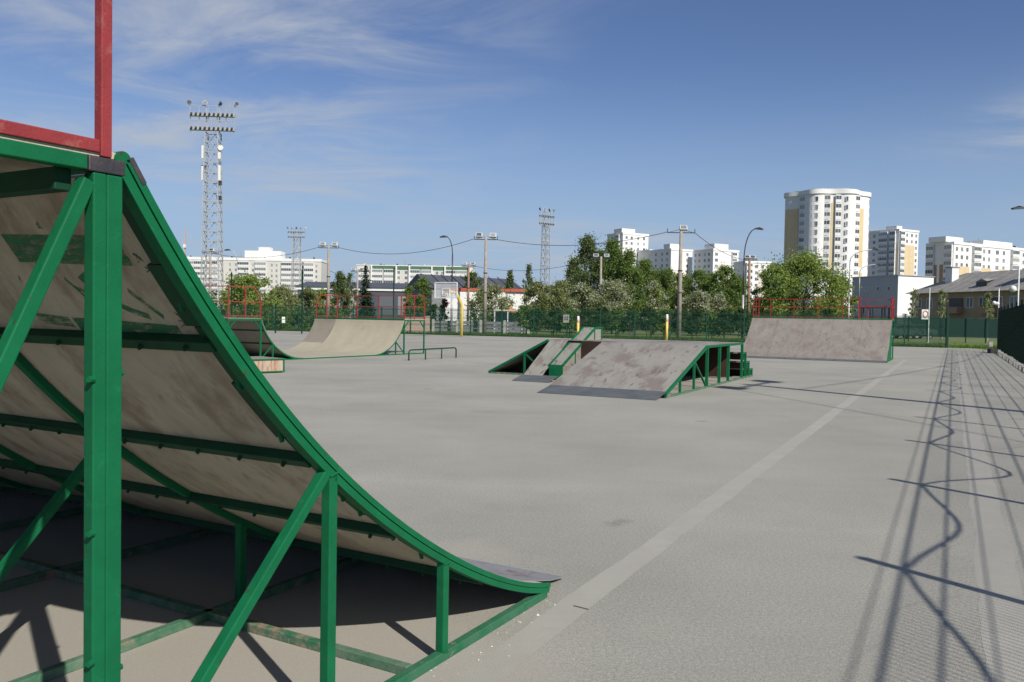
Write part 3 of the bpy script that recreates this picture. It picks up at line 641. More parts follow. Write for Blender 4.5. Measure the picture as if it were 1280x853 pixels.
# manual box
mb = thing('manual_box', 'low box with rusty red streaked side and green angle edges near the half pipe', 'skate box', (-5.69, 20.78, 0), math.atan2(.72, .69), 'skate ramps on the court')
MB().box(-1.8, 0, 0, 1.2, .02, .335).build('side_sheet', MAT['rust_sheet'], mb)
MB().box(-1.83, .03, -.02, 1.22, .336, .356).build('top_sheet', MAT['ply_brown'], mb)
for z in (.02, .325): MB().box(-1.82, .02, -.022, .012, z, z + .032).build('edge_angle', G, mb)
for u in (-1.80, -.012): MB().box(u - .02, u + .02, -.018, .016, .02, .34).build('edge_angle', G, mb)
for u in (-.6, -1.2): MB().box(u - .004, u + .004, -.004, 0, .05, .32).build('seam', MAT['ply_dark'], mb)
# grind rail
gr = thing('grind_rail', 'low green tubular grind rail on four legs standing on the asphalt', 'grind rail', (-3.37, 27.23, 0), math.atan2(2.33, 1.36))
Lr = 2.75
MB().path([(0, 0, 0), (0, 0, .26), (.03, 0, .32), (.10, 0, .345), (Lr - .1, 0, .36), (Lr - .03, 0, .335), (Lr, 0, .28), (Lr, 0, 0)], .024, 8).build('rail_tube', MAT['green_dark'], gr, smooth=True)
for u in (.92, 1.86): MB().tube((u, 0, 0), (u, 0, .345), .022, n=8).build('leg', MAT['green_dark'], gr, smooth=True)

# basketball hoop
hb = thing('basketball_hoop', 'basketball hoop with transparent white framed backboard on bent yellow pole', 'basketball hoop', (-3.63, 59.6, 0), fa)
MB().path([(0, 0, 0), (0, 0, 2.0), (-.12, 0, 2.35), (-.75, 0, 3.05), (-1.0, 0, 3.14), (-2.1, 0, 3.16)], .11, 8).build('pole', MAT['yellow_paint'], hb, smooth=True)
fr = MB()
for z in (2.72, 3.78): fr.bar((-2.16, -.9, z), (-2.16, .9, z), .06)
for y in (-.9, .9): fr.bar((-2.16, y, 2.72), (-2.16, y, 3.78), .06)
for z in (2.88, 3.33): fr.bar((-2.17, -.3, z), (-2.17, .3, z), .05)
for y in (-.3, .3): fr.bar((-2.17, y, 2.88), (-2.17, y, 3.33), .05)
fr.build('board_frame', MAT['white_paint'], hb)
gm = bpy.data.materials.new('clear_board'); gm.use_nodes = True; b_ = gm.node_tree.nodes['Principled BSDF']
b_.inputs['Base Color'].default_value = (.7, .72, .73, 1); b_.inputs['Alpha'].default_value = 0.38; b_.inputs['Roughness'].default_value = .2
MB().box(-2.155, -2.145, -.88, .88, 2.74, 3.76).build('backboard', gm, hb)
MB().path([(-2.42 + .23 * math.cos(a) , .23 * math.sin(a), 2.93) for a in np.linspace(0, 6.28, 20)], .012, 5).build('rim', MAT['red_trim'], hb)
for (x, y, h, lab) in ((4.63, 58.6, 1.62, 'short yellow volleyball post with white top beside the funbox ledge'), (10.81, 58.2, 1.85, 'taller yellow volleyball post with white upper half by the mesh fence')):
    vp = thing('volleyball_post', lab, 'post', (x, y, 0), 0, 'volleyball posts')
    MB().tube((0, 0, 0), (0, 0, h * .72), .085, n=10).build('lower_tube', MAT['yellow_paint'], vp, smooth=True)
    MB().tube((0, 0, h * .72), (0, 0, h), .082, n=10).build('upper_tube', MAT['white_paint'], vp, smooth=True)
    MB().box(-.12, .12, -.12, .12, 0, .02).build('base_plate', MAT['galv'], vp)
    MB().box(.085, .13, -.03, .03, h * .45, h * .95).build('net_winch', MAT['red_trim'], vp)

# ------------------------------------------------------------------ mesh fences
def wire_panel(L, H, dv=.05, r=.0026, z0=.06, thick=None, m_='fence_green'):
    m = MB()
    def w(a, b, rr):
        a, b, x, y = m.frame(a, b)
        vs = [p + x * (sx * rr) + y * (sy * rr) for p in (a, b) for sx, sy in ((-1,-1),(1,-1),(1,1),(-1,1))]
        m.add(vs, [(0,1,5,4),(1,2,6,5),(2,3,7,6),(3,0,4,7)])
    n = int(L / dv)
    folds = [z0 + H * t for t in (.08, .36, .64, .93)]
    for i in range(1, n): w((i * L / n, 0, z0), (i * L / n, 0, z0 + H), r)
    z = z0 + .02
    while z <= z0 + H:
        w((0, 0, z), (L, 0, z), r * 1.1); z += .20
    for zt in (thick or []): w((0, 0, zt), (L, 0, zt), r * 1.25)
    for f in ([] if thick else folds):
        for dz, dy in ((-.045, .0), (0, .035), (.045, .0)): w((0, dy, f + dz), (L, dy, f + dz), r * 1.5)
    return m.mesh('mesh_panel', MAT[m_])
bfn = thing('mesh_fence', 'dark green welded mesh fence along the back of the court', 'fence', pl(BF0), math.atan2(BFD.y, BFD.x), 'mesh fences round the court')
pm = wire_panel(2.44, 2.0, .05, .0046, m_='fence_mid')
fp = MB().box(-.04, .04, -.04, .04, 0, 2.12).mesh('fence_post', MAT['fence_mid'])
for i in range(30):
    inst('fence_post', fp, bfn, (i * 2.5, 0, 0)); inst('mesh_panel', pm, bfn, (i * 2.5 + .03, 0, 0))
inst('fence_post', fp, bfn, (75, 0, 0))
MB().box(0, 75, -.02, .02, 0.02, .05).build('bottom_rail', MAT['fence_green'], bfn)
rfn = thing('mesh_fence', 'dark green welded mesh fence along the side walk with a loose cable hung on it', 'fence', pl(RF0), fa, 'mesh fences round the court')
pm2 = wire_panel(2.99, 2.25, .05, .0025, .06, [2.38, 2.285, 2.27, 2.07, 1.88, 1.5, 1.1, .7, .3], 'fence_shaded')
fp2 = MB().box(-.03, .03, -.03, .03, 0, 2.50).mesh('fence_post', MAT['fence_shaded'])
for i in range(-5, 18):
    inst('fence_post', fp2, rfn, (i * 3.05, 0, 0))
    if i < 17: inst('mesh_panel', pm2, rfn, (i * 3.05 + .03, 0, 0))
# return of the fence across the walk's end to the gate
cn = rf(17 * 3.05); gt = BF0
gd = Vector((gt.x - cn.x, gt.y - cn.y)); 
# the loose cable
random.seed(3)
pts = []
sags = [.3, .45, .35, .3, .34, .24, .66, .2, .3, .22, .35, .25, .4, .25, .3, .35, .3, .25, .4, .3, .3, .3]
for i in range(-5, 16):
    s = sags[i + 5]
    for t in np.linspace(0, 1, 12)[:-1]:
        pts.append((i * 3.05 + t * 3.05 + .12 * math.sin(6.28 * t), -.03 - .03 * math.sin(3.14 * t), 2.29 - s * math.sin(3.14159 * t) ** 1.3))
MB().path(pts, .014, 6).build('loose_cable', MAT['cable_black'], rfn, smooth=True)
# tall green ball-stop posts
for (x, Y, top, lab) in ((378, 59.8, 338.6, 'tall slim green ball stop post behind the half pipe'), (344.5, 60.2, 381, 'short thick green post with two white notices behind it'), (492.5, 67, 336, 'tall slim green ball stop post rising behind the red guard rail'), (289.5, 66, 342, 'tall slim green ball stop post in front of the bright green tree')):
    X, zt = sight(x, top, Y)
    o = thing('ball_stop_post', lab, 'post', (X, Y, 0), 0, 'green posts by the back fence')
    MB().bar((0, 0, 0), (0, 0, zt), .09, .09).build('shaft', MAT['fence_green'], o)
    MB().bar((0, 0, zt), (0, 0, zt + .05), .11, .11).build('cap', MAT['fence_green'], o)
for k, (x, y0, y1) in enumerate(((351, 396.2, 399.4), (351, 400, 404))):
    X, z1 = sight(x, y0, 66.6); _, z0 = sight(x, y1, 66.6)
    o = MB().box(-.13, .13, -.012, .0, z0, z1).build('notice_sheet', MAT['white_paint'], loc=(X, 67.4, 0))
    tag(o, ('upper' if k == 0 else 'lower') + ' small white paper notice hung on the back mesh fence', 'notice')
X, z1 = sight(707.5, 393.5, 61.0); _, z0 = sight(707.5, 403.5, 61.0)
sg = thing('fence_sign', 'pale notice board with dark pattern fixed on the back mesh fence', 'sign', (X, BF0.y + (BF0.x - X) * .33 - .08, 0), math.atan2(BFD.y, BFD.x))
MB().box(-.22, .22, -.0, .02, z0, z1).build('board', MAT['board_pale'], sg)
for (a, b, e, f) in ((-.15, -.09, .18, .5), (-.09, .12, .18, .24), (.08, .13, .24, .42), (-.03, .05, .33, .45)):
    MB().box(a, b, .021, .026, z0 + e, z0 + f).build('print', MAT['lamp_dark'], sg)
# ------------------------------------------------------------------ poles, lamps, wires, towers
def flood_pole(px, top, Y, lab, heads=2, wide=1.0, rust=False, rz=0):
    X, zt = sight(px, top, Y)
    o = thing('floodlight_pole', lab, 'pole', (X, Y, 0), rz, 'concrete floodlight poles round the court')
    m = MAT['brick_wall'] if rust else MAT['pole_concrete']
    MB().tube((0, 0, -.1), (0, 0, zt), .19, .115, 10).build('shaft', m, o, smooth=True)
    MB().bar((-wide, 0, zt - .25), (wide, 0, zt - .25), .07).build('cross_arm', MAT['lamp_dark'], o)
    f2 = MB()
    for s in (-1, 1):
        f2.bar((s * wide, 0, zt - .27), (s * wide, 0, zt + .05), .05); f2.bar((s * wide, 0, zt - .27), (s * .1, 0, zt + .0), .03)
    f2.build('bracket', MAT['lamp_dark'], o)
    for z in (.62, .42): MB().tube((0, 0, zt * z), (0, 0, zt * z + .08), .19, n=10).build('clamp_band', MAT['lamp_dark'], o)
    for s in ((-.6, .6) if heads == 2 else (.15,)):
        h = MB().box(-.28, .28, -.12, .16, -.18, .20).build('lamp_head', MAT['lamp_white'], o, bevel=.03)
        h.location = (s * wide, -.05, zt + .10); h.rotation_euler = (R(-28), 0, 0)
        MB().box(-.23, .23, -.125, -.119, -.14, .16).build('lens', MAT['glass_far'], h)
    return Vector((X, Y, zt - .2))
pA = flood_pole(411, 307, 84, 'thick concrete floodlight pole left of the dark spruce tree')
pB = flood_pole(607.5, 296, 72, 'thick concrete floodlight pole right of the basketball hoop')
pC = flood_pole(851.5, 287, 64, 'tall concrete floodlight pole in front of the blossoming apple trees', 1, 1.05)
pD = flood_pole(751.5, 321, 93, 'thin concrete floodlight pole standing before the tall birches')
pE = flood_pole(586, 331, 110, 'rusty brown floodlight pole by the white building with red trim', 2, .9, True)
pF = flood_pole(447, 338, 126, 'pale concrete floodlight pole against the dark spruce tree')
pG = flood_pole(263, 314, 100, 'concrete floodlight pole in front of the big lattice tower', 1)
pH = flood_pole(937, 323, 90, 'rusty brown floodlight pole beside the curved street lamp', 2, .5, True)
# the pole beyond the side fence, out of view, whose shadow falls over the court
so = thing('floodlight_pole', 'concrete floodlight pole outside the side fence, its shadow lying across the court', 'pole', (11.9, 10.0, 0), R(56), 'concrete floodlight poles round the court')
MB().tube((0, 0, -.1), (0, 0, 9.0), .17, .11, 10).build('shaft', MAT['pole_concrete'], so, smooth=True)
MB().bar((-1.5, 0, 8.8), (1.5, 0, 8.8), .07).build('cross_arm', MAT['lamp_dark'], so)
for s in (-1.3, 1.3): MB().box(s - .28, s + .28, -.3, .0, 8.85, 9.25).build('lamp_head', MAT['lamp_white'], so)
pS = Vector((11.9, 10.0, 8.8))

def wire(a, b, sag, lab, r=.022):
    a, b = Vector(a), Vector(b)
    pts = [a.lerp(b, t) - Vector((0, 0, sag * 4 * t * (1 - t))) for t in np.linspace(0, 1, 17)]
    base = a
    o = MB().path([p - base for p in pts], r, 5).build('overhead_cable', MAT['cable_black']); o.location = base
    tag(o, lab, 'cable', 'overhead cables between the poles')
wire(pA + Vector((1, 0, 0)), pB - Vector((1, 0, 0)), .95, 'sagging overhead cable from the pole by the spruce to the pole by the hoop')
wire(pB + Vector((1, 0, -.05)), pC - Vector((1, 0, .0)), .75, 'overhead cable running from the pole by the hoop past the birches to the tall pole')
wire(pG, pA - Vector((1, 0, 0)), .8, 'overhead cable from the lattice tower pole to the pole by the spruce')
wire(pE + Vector((.8, 0, 0)), pD - Vector((.8, 0, .1)), .9, 'lower overhead cable from the rusty pole to the thin pole before the birches')
wire(pC + Vector((1, 0, 0)), pH, .5, 'steep overhead cable dropping from the tall pole to the rusty pole by the street lamp')
wire(pA + Vector((0, 0, -2.3)), pF, .5, 'short overhead cable between the two poles by the spruce')
wire(pS + Vector((.7, -1, 0)), Vector((34, 40, 8.6)), .8, 'overhead cable from the pole outside the side fence', .018)
wire(pS + Vector((-.84, -1.24, 0)), Vector((14.5, -8, 8.8)), .5, 'overhead cable running back from the pole outside the side fence', .018)

def street_lamp(px, ptop, Y, side, arm, lab, m='galv', rise=1.0, hz=None):
    X, zt = sight(px, ptop, Y)
    o = thing('street_lamp', lab, 'street lamp', (X, Y, 0), 0, 'street lamps beyond the court')
    base = zt - rise * 1.6
    MB().tube((0, 0, -.1), (0, 0, base * .55), .10, .085, 8).build('lower_shaft', MAT['galv'], o, smooth=True)
    MB().tube((0, 0, base * .55), (0, 0, base), .065, .055, 8).build('upper_shaft', MAT[m], o, smooth=True)
    pts = [(side * arm * (1 - math.cos(a)) , 0, base + (zt - base) * math.sin(a)) for a in np.linspace(0, math.pi / 2, 9)]
    MB().path(pts, .045, 6).build('curved_arm', MAT[m], o, smooth=True)
    h = MB().add([(-.1,-.08,-.04),(.55,-.16,-.08),(.62,-.1,0),(.62,.1,0),(.55,.16,-.08),(-.1,.08,-.04),(-.1,-.07,.06),(.25,-.15,.12),(.25,.15,.12),(-.1,.07,.06)],
        [(0,1,4,5),(0,6,7,2,1),(5,4,3,8,9),(7,8,3,2),(6,9,8,7),(0,5,9,6),(1,2,3,4)]).build('lamp_head', MAT['lamp_dark'], o)
    h.location = (side * arm, 0, zt); h.scale = (side, 1, 1)
    if side < 0: h.scale = (1, 1, 1); h.rotation_euler = (0, 0, math.pi)
street_lamp(566, 296.5, 73, -1, .55, 'curved street lamp rising above the basketball backboard', 'lamp_dark')
street_lamp(931, 286, 67, 1, .9, 'tall curved street lamp left of the round apartment tower', 'lamp_dark', 1.5)
street_lamp(1063, 312, 80, 1, 2.2, 'street lamp with long flat arm in front of the big round green tree', 'galv', .7)
street_lamp(1075, 330.5, 100, 1, 2.0, 'smaller reddish street lamp behind the long armed one', 'galv', .6)
street_lamp(297, 313, 95, -1, .9, 'curved street lamp above the bright green tree by the half pipe', 'galv')
street_lamp(1309, 261, 50, -1, 1.5, 'street lamp by the brick house, only its lamp head showing', 'galv', .8)

def globe_lamp(px, ptop, Y, globes, lab):
    X, zt = sight(px, ptop, Y)
    o = thing('globe_lamp', lab, 'park lamp', (X, Y, 0), 0, 'white globe lamps')
    MB().tube((0, 0, -.1), (0, 0, zt), .06, .045, 8).build('shaft', MAT['white_paint'], o, smooth=True)
    import bmesh
    for (dx, dz, r) in globes:
        bm = bmesh.new(); bmesh.ops.create_uvsphere(bm, u_segments=14, v_segments=8, radius=r); me = bpy.data.meshes.new('globe'); bm.to_mesh(me); bm.free()
        me.polygons.foreach_set('use_smooth', [True] * len(me.polygons)); me.materials.append(MAT['lamp_white'])
        inst('globe', me, o, (dx, 0, zt + dz)); MB().bar((0, 0, zt + dz - .05), (dx, 0, zt + dz - r * .8), .03).build('arm', MAT['white_paint'], o)
globe_lamp(1249, 361, 78, ((-.42, -1.35, .19), (-.12, -1.42, .19)), 'white lamp post with two small globes above the side fence')
globe_lamp(1274, 337, 62, ((-.42, -1.45, .25),), 'white lamp post with one round globe before the grey roof')
X, z1 = sight(1152, 387, 66); o = thing('sign_post', 'square pinkish sign on a thin pale post before the brick house', 'sign', (X + .35, 66, 0))
MB().tube((.25, 0, -.1), (.25, 0, sight(1157, 360, 66)[1]), .045, .04, 8).build('post', MAT['white_paint'], o)
MB().box(-.34, .18, -.03, -.0, z1 - .78, z1).build('sign_board', MAT['white_paint'], o)
MB().path([(-.05 + .19 * math.cos(a), -.032, z1 - .36 + .25 * math.sin(a)) for a in np.linspace(0, 6.28, 16)], .05, 4).build('sign_print', MAT['pink_print'], o)

def lattice_tower(px, ptop, pyfoot, Y, wtop, wbot, headw, headh, lab, rz=0, antennas=False, nb=15, lamps=4, rows=3, lampr=.46, bw=.09):
    X, zt = sight(px, ptop, Y)
    o = thing('floodlight_tower', lab, 'floodlight tower', (X, Y, 0), rz, 'stadium floodlight towers')
    zh = zt - headh
    def corner(k, z):
        w = (wbot + (wtop - wbot) * min(1, z / (zh * .92))) / 2
        return Vector(((-w, w, w, -w)[k], (-w, -w, w, w)[k], z))
    LG = MAT['lattice_grey']
    for k in range(4): MB().bar(corner(k, 0), corner(k, zh * .92), bw * 1.6).bar(corner(k, zh * .92), corner(k, zh), bw * 1.6).build('tower_leg', LG, o)
    lv = [zh * (i / nb) for i in range(nb + 1)]
    for i in range(nb):
        b = MB()
        for k in range(4):
            k2 = (k + 1) % 4
            b.bar(corner(k, lv[i + 1]), corner(k2, lv[i + 1]), bw); mid = (corner(k, lv[i + 1]) + corner(k2, lv[i + 1])) / 2
            b.bar(corner(k, lv[i]), mid, bw * .8); b.bar(corner(k2, lv[i]), mid, bw * .8)
        b.build('lattice_bay', LG, o)
    W = headw / 2
    fr = MB()
    for x in np.linspace(-W, W, 6): fr.bar((x, -.3, zh + .3), (x, -.3, zt), bw)
    for x in (-wtop / 2, wtop / 2): fr.bar((x, 0, zh), (x, 0, zt - .2), bw * 1.6)
    for z in (zt, (zh + zt) / 2 - .2): fr.bar((-W, -.3, z), (W, -.3, z), bw)
    fr.bar((-W, -.3, zh + .3), (-W * .65, -.3, zh - .9), bw * .6); fr.bar((W, -.3, zh + .3), (W * .65, -.3, zh - .9), bw * .6); fr.bar((-W * .65, -.3, zh - .9), (W * .65, -.3, zh - .9), bw * .6)
    fr.build('head_frame', LG, o)
    for r_ in range(rows - 1):
        z = zh + .4 + r_ * headh * .52
        MB().box(-W, W, -.7, .2, z, z + .55 if headw > 6 else z + .35).build('lamp_gantry', MAT['lattice_grey'], o)
        lb = MB().box(-.2, .2, -.18, .18, -.22, .22).mesh('lamp_box', MAT['lamp_dark'])
        nl = int(headw / .75)
        for q in range(nl): inst('lamp_box', lb, o, (-W + (q + .5) * headw / nl, -.95, z + .30), (R(-20), 0, 0), (.8 if headw > 6 else .6,) * 3)
    for i in range(lamps):
        x = -W * 1.05 + i * 2.1 * W / (lamps - 1)
        l = MB().tube((0, .25, 0), (0, -.25, 0), lampr * .55, lampr, 12).build('lamp_head', MAT['lattice_grey'] if i % 2 else MAT['lamp_dark'], o)
        l.location = (x, -.3, zt + lampr * .9); l.rotation_euler = (R(-20), 0, R(random.choice((-60, -20, 20, 40))))
        MB().tube((0, -.251, 0), (0, -.27, 0), lampr * .85, n=12).build('lens', MAT['glass_far'], l)
    if antennas:
        for (s, z0, h) in ((-1, .60, 2.4), (1, .60, 2.4), (-1, .50, 2.6), (1, .50, 2.8)):
            zc = zh * (.8 + (z0 - .55) * 1.15)
            MB().box(s * (wtop * .62) - .25, s * (wtop * .62) + .25, -1.2, -.8, zc, zc + h).build('antenna_panel', MAT['white_paint'], o)
        for s, z in ((-1, .80), (1, .72), (1, .64)): MB().box(s * wtop * .6 - .4, s * wtop * .6 + .4, -1.0, -.5, zh * z, zh * z + .8).build('radio_unit', MAT['lamp_dark'], o)
        MB().tube((wtop * .75, -1.2, zh * .915), (wtop * .75, -1.5, zh * .915), .5, n=12).build('dish', MAT['lamp_white'], o)
random.seed(5)
lattice_tower(266.5, 133, 350, 157, 2.4, 3.4, 8.2, 5.0, 'tall lattice floodlight tower carrying white antenna panels', R(4), True, 19, 4, 3, .46, .105)
lattice_tower(371, 286.5, 350, 388, 3.0, 4.6, 8.0, 4.4, 'distant lattice floodlight tower in front of the long white apartment block', 0, False, 11, 5, 3, .45, .16)
lattice_tower(683, 264.5, 350, 303, 2.0, 2.9, 6.6, 5.2, 'lattice floodlight tower with turned lamp head above the willows', R(40), False, 12, 4, 3, .6, .13)
# far construction crane
X, zt = sight(231.5, 288, 620)
o = thing('tower_crane', 'far reddish construction crane mast beside the white apartment block', 'crane', (X, 620, 0))
MB().bar((0, 0, 0), (0, 0, zt), .7).build('mast', MAT['crane_red'], o); MB().bar((-6, 0, zt - 9), (9, 0, zt - 9), .35).build('jib', MAT['crane_red'], o)
MB().bar((0, 0, zt), (8.5, 0, zt - 8.8), .15).build('tie_bar', MAT['crane_red'], o); MB().box(-1, 1, -1.5, -.6, zt - 13, zt - 10.5).build('cab', MAT['white_paint'], o)

# ------------------------------------------------------------------ buildings
def window_mesh(w, h, frame='white_paint', mull=1):
    m = MB(); m.box(-w / 2, w / 2, -.02, .03, 0, h); m.mi(1)
    t = .09
    m.box(-w / 2 - t, w / 2 + t, -.07, .02, -t, 0).box(-w / 2 - t, w / 2 + t, -.07, .02, h, h + t).box(-w / 2 - t, -w / 2, -.07, .02, 0, h).box(w / 2, w / 2 + t, -.07, .02, 0, h)
    for i in range(mull):
        x = -w / 2 + w * (i + 1) / (mull + 1); m.box(x - .05, x + .05, -.06, .02, 0, h)
    return m.mesh('window', [MAT['glass_far'], MAT[frame]])
def loggia_mesh(w, dep, par='white_paint', hh=2.9):
    m = MB(); m.box(-w / 2, w / 2, -dep, .02, 1.12, 2.45); m.mi(1)
    m.box(-w / 2 - .04, w / 2 + .04, -dep - .04, .02, 0, 1.12).box(-w / 2 - .04, w / 2 + .04, -dep - .04, .02, 2.45, hh - .02)
    for x in np.linspace(-w / 2, w / 2, max(3, int(w / .9) + 1)): m.box(x - .05, x + .05, -dep - .02, 0, 1.12, 2.45)
    return m.mesh('glazed_balcony', [MAT['glass_far'], MAT[par]])
WM = {k: window_mesh(*v) for k, v in {'s': (1.3, 1.45), 'n': (.9, 1.4), 'w': (1.9, 1.5, 'white_paint', 2), 'v': (.7, .7, 'white_paint', 0)}.items()}
LM = {'l': loggia_mesh(3.0, .9), 'm': loggia_mesh(4.6, 1.0), 'x': loggia_mesh(5.8, .7), 'k': loggia_mesh(2.2, .8)}
def place(root, me, name, face, s, z, W, D):
    if face == 'f': loc, rz = (s, 0, z), 0
    elif face == 'l': loc, rz = (0, s, z), -math.pi / 2
    else: loc, rz = (W, s, z), math.pi / 2
    return inst(name, me, root, loc, (0, 0, rz))
def block(lab, px, ptop, Y, ang, W, D, wall='white_wall', plan=(), roofs=(), panels=(), pitch=3.0, zbot=0, cat='apartment block', name='apartment_block', parapet=1.0, top_off=2.9, grp='apartment blocks beyond the court', floors=None, pm='white_wall'):
    X, zt = sight(px, ptop, Y)
    o = thing(name, lab, cat, (X, Y, 0), ang, grp)
    MB().box(0, W, 0, D, -.5, zt - parapet).build('wall', MAT[wall], o)
    MB().box(-.25, W + .25, -.25, D + .25, zt - parapet, zt).build('parapet', MAT[pm], o)
    for (x0, x1, y0, y1, h) in roofs: MB().box(x0, x1, y0, y1, zt, zt + h).build('roof_house', MAT['white_wall'], o)
    for (f, a, b, z0, z1, m) in panels:
        if f == 'f': MB().box(a, b, -.05, .01, z0 * zt, z1 * zt).build('colour_panel', MAT[m], o)
        elif f == 'l': MB().box(-.05, .01, a, b, z0 * zt, z1 * zt).build('colour_panel', MAT[m], o)
        else: MB().box(W - .01, W + .05, a, b, z0 * zt, z1 * zt).build('colour_panel', MAT[m], o)
    rv = random.Random(int(px))
    for q in range(int(W / 4)):
        x, y, h_ = rv.uniform(1, W - 1), rv.uniform(1.5, D - 1), rv.uniform(.4, 1.3)
        MB().box(x - .35, x + .35, y - .35, y + .35, zt, zt + h_).build('roof_vent', MAT['grey_wall' if q % 2 else 'lamp_dark'], o)
    MB().tube((W * .4, D / 2, zt), (W * .4, D / 2, zt + 3.2), .06, .04, 5).build('roof_aerial', MAT['lamp_dark'], o)
    nf = floors or int((zt - parapet - 1) / pitch)
    for (f, s, kind) in plan:
        for i in range(nf):
            z = zt - parapet - top_off - i * pitch
            if z < 1: break
            if kind in WM: place(o, WM[kind], 'window', f, s, z + .5, W, D)
            else: place(o, LM[kind], 'glazed_balcony', f, s, z, W, D)
    return o, zt
AR = math.atan2(.5, .87)
# right-hand long block
block('long white apartment block with ochre panels and shaded left gable above the grey roofed house', 1192.5, 302, 315, AR, 62, 11,
      plan=[('f', 2.0, 's'), ('f', 5.2, 's'), ('f', 8.6, 's'), ('f', 14.0, 'm'), ('f', 19.6, 's'), ('f', 23, 's'), ('f', 28.5, 'w'), ('f', 33, 's'), ('f', 40, 'm'), ('f', 47, 's'), ('f', 54, 'm'), ('l', 1.8, 'l'), ('l', 9.2, 'l')],
      roofs=((-2, 9, 2, 9, 2.0), (24, 44, 3, 10, 2.2)), panels=[('f', 3.8, 10.4, .0, .72, 'ochre'), ('f', 18.2, 24.5, 0, .72, 'ochre'), ('f', 30, 36, 0, .72, 'ochre'), ('l', 4.0, 5.5, 0, .74, 'tan'), ('l', 6.6, 7.6, 0, .74, 'tan')])
# block behind the round tower
block('tall white and ochre apartment block standing just right of the round tower', 1124, 286, 400, AR, 15, 21,
      plan=[('f', 1.8, 'l'), ('f', 6.2, 's'), ('f', 9.8, 's'), ('f', 13.2, 's'), ('l', 3, 'l'), ('l', 8, 'm'), ('l', 13.5, 's'), ('l', 18.5, 's')],
      roofs=((1, 5, 2, 8, 1.6),), panels=[('f', 4.6, 12.0, 0, .84, 'ochre'), ('l', .4, 1.2, 0, .84, 'ochre'), ('l', 4.9, 5.4, 0, .84, 'tan')])
# mid cluster
block('white stepped apartment block partly hidden by the tall birches', 778.7, 290.5, 450, AR, 17.5, 14,
      plan=[('f', 2.5, 's'), ('f', 6.0, 's'), ('f', 10.5, 's'), ('f', 14.5, 's'), ('l', 4, 'l'), ('l', 9.5, 's')], roofs=((0, 9, 1, 8, 2.2),), panels=[('f', 5, 7, .0, .8, 'cream')])
block('lower white wing beside the stepped block, seen above the birches', 812, 312, 446, AR, 8, 10, plan=[('f', 2.2, 's'), ('f', 5.5, 's')])
block('white apartment block with shaded left side behind the tall concrete pole', 839, 310.5, 430, AR, 14.5, 17, plan=[('l', 3, 's'), ('l', 7, 's'), ('l', 12, 's'), ('f', 11, 's')], roofs=((0, 8, 1, 6, 2.4),), panels=[('f', 1.5, 13, 0, .68, 'cream')])
block('white apartment block with roof penthouse left of the curved street lamp', 891.7, 311, 420, AR, 17.5, 14, plan=[('f', 2.2, 'w'), ('f', 14, 'l'), ('l', 3, 's'), ('l', 6, 's'), ('l', 10, 's'), ('l', 13, 's')], roofs=((1.5, 11, .8, 8, 2.7),), panels=[('f', 4, 11, 0, .8, 'cream')])
block('white and pale ochre apartment block right of the curved street lamp', 932, 326, 400, R(12), 13.5, 12, plan=[('f', 1.8, 'l'), ('f', 5.8, 's'), ('f', 9, 's'), ('f', 12, 's')], panels=[('f', 7, 11.5, 0, .82, 'cream')])
# long panel block at left
pl_ = []
for s in (4, 10, 16.5, 33, 42): pl_.append(('f', s, 'x'))
for s in (22, 26, 48, 50.5, 29, 38): pl_.append(('f', s, 'n'))
for s in (56, 62, 67): pl_.append(('f', s, 'x'))
pl_.append(('f', 71.5, 'n'))
o, zt = block('long white panel apartment block behind the stadium at the left', 226, 321, 440, R(0.5), 74, 13, 'panel_wall', pl_, ((33, 52, 2, 11, 4.0), (40, 46, 3, 9, 6.0)), pitch=2.85, top_off=3.4, parapet=1.4)
# green topped block
pl_ = [('f', s, 'x') for s in (4, 11, 17.5, 31, 37.5, 50, 56)] + [('f', s, 's') for s in (22.5, 26.5, 43, 46)]
o, zt = block('white apartment block with green top storey behind the dark roofed hall', 446, 331, 445, R(-1.5), 62, 13, 'panel_wall', pl_, pitch=2.85, top_off=4.6, parapet=.4)
for a, b in ((8, 21), (21.6, 28), (28.6, 40), (40.6, 47), (47.6, 60)): MB().box(a, b, -.10, -.01, zt - 2.4, zt - .5).build('green_band', MAT['green_trim'], o)
for a in (8, 21.3, 28.3, 40.3, 47.3, 60): MB().box(a - .35, a + .35, -1.0, -.02, 2, zt - .2).build('pier', MAT['white_wall'], o)

# the round tower block, with its scalloped plan
X, zt = sight(1032.5, 242.5, 315); 
tw_ = thing('apartment_tower', 'tall round white apartment tower with ochre stripes and wavy cornice', 'apartment tower', (X, 315, 0), 0, 'apartment blocks beyond the court')
def outline(r0, n=180):
    pts = []
    for k in range(n):
        a = 2 * math.pi * k / n
        rr = r0 * (1 + .065 * math.cos(7 * (a + R(124))) )
        pts.append((rr * 1.0 * math.cos(a), rr * .9 * math.sin(a)))
    return pts
R0 = 14.5
MB().slab(outline(R0), -.5, zt - 1.8).build('wall', MAT['white_wall'], tw_, smooth=False)
MB().slab(outline(R0 * 1.035), zt - 1.8, zt - .2).build('cornice', MAT['white_wall'], tw_)
MB().slab(outline(R0 * .8), zt - .2, zt + .5).build('roof_deck', MAT['grey_wall'], tw_)
MB().box(-1.2, 1.2, -1, 1, zt + .4, zt + 1.6).build('roof_house', MAT['grey_wall'], tw_)
def onwall(deg, off=.0):
    a = R(deg); rr = R0 * (1 + .065 * math.cos(7 * (a + R(124)))) + off
    return (rr * math.cos(a), rr * .9 * math.sin(a)), a
lw = loggia_mesh(3.3, .12); 
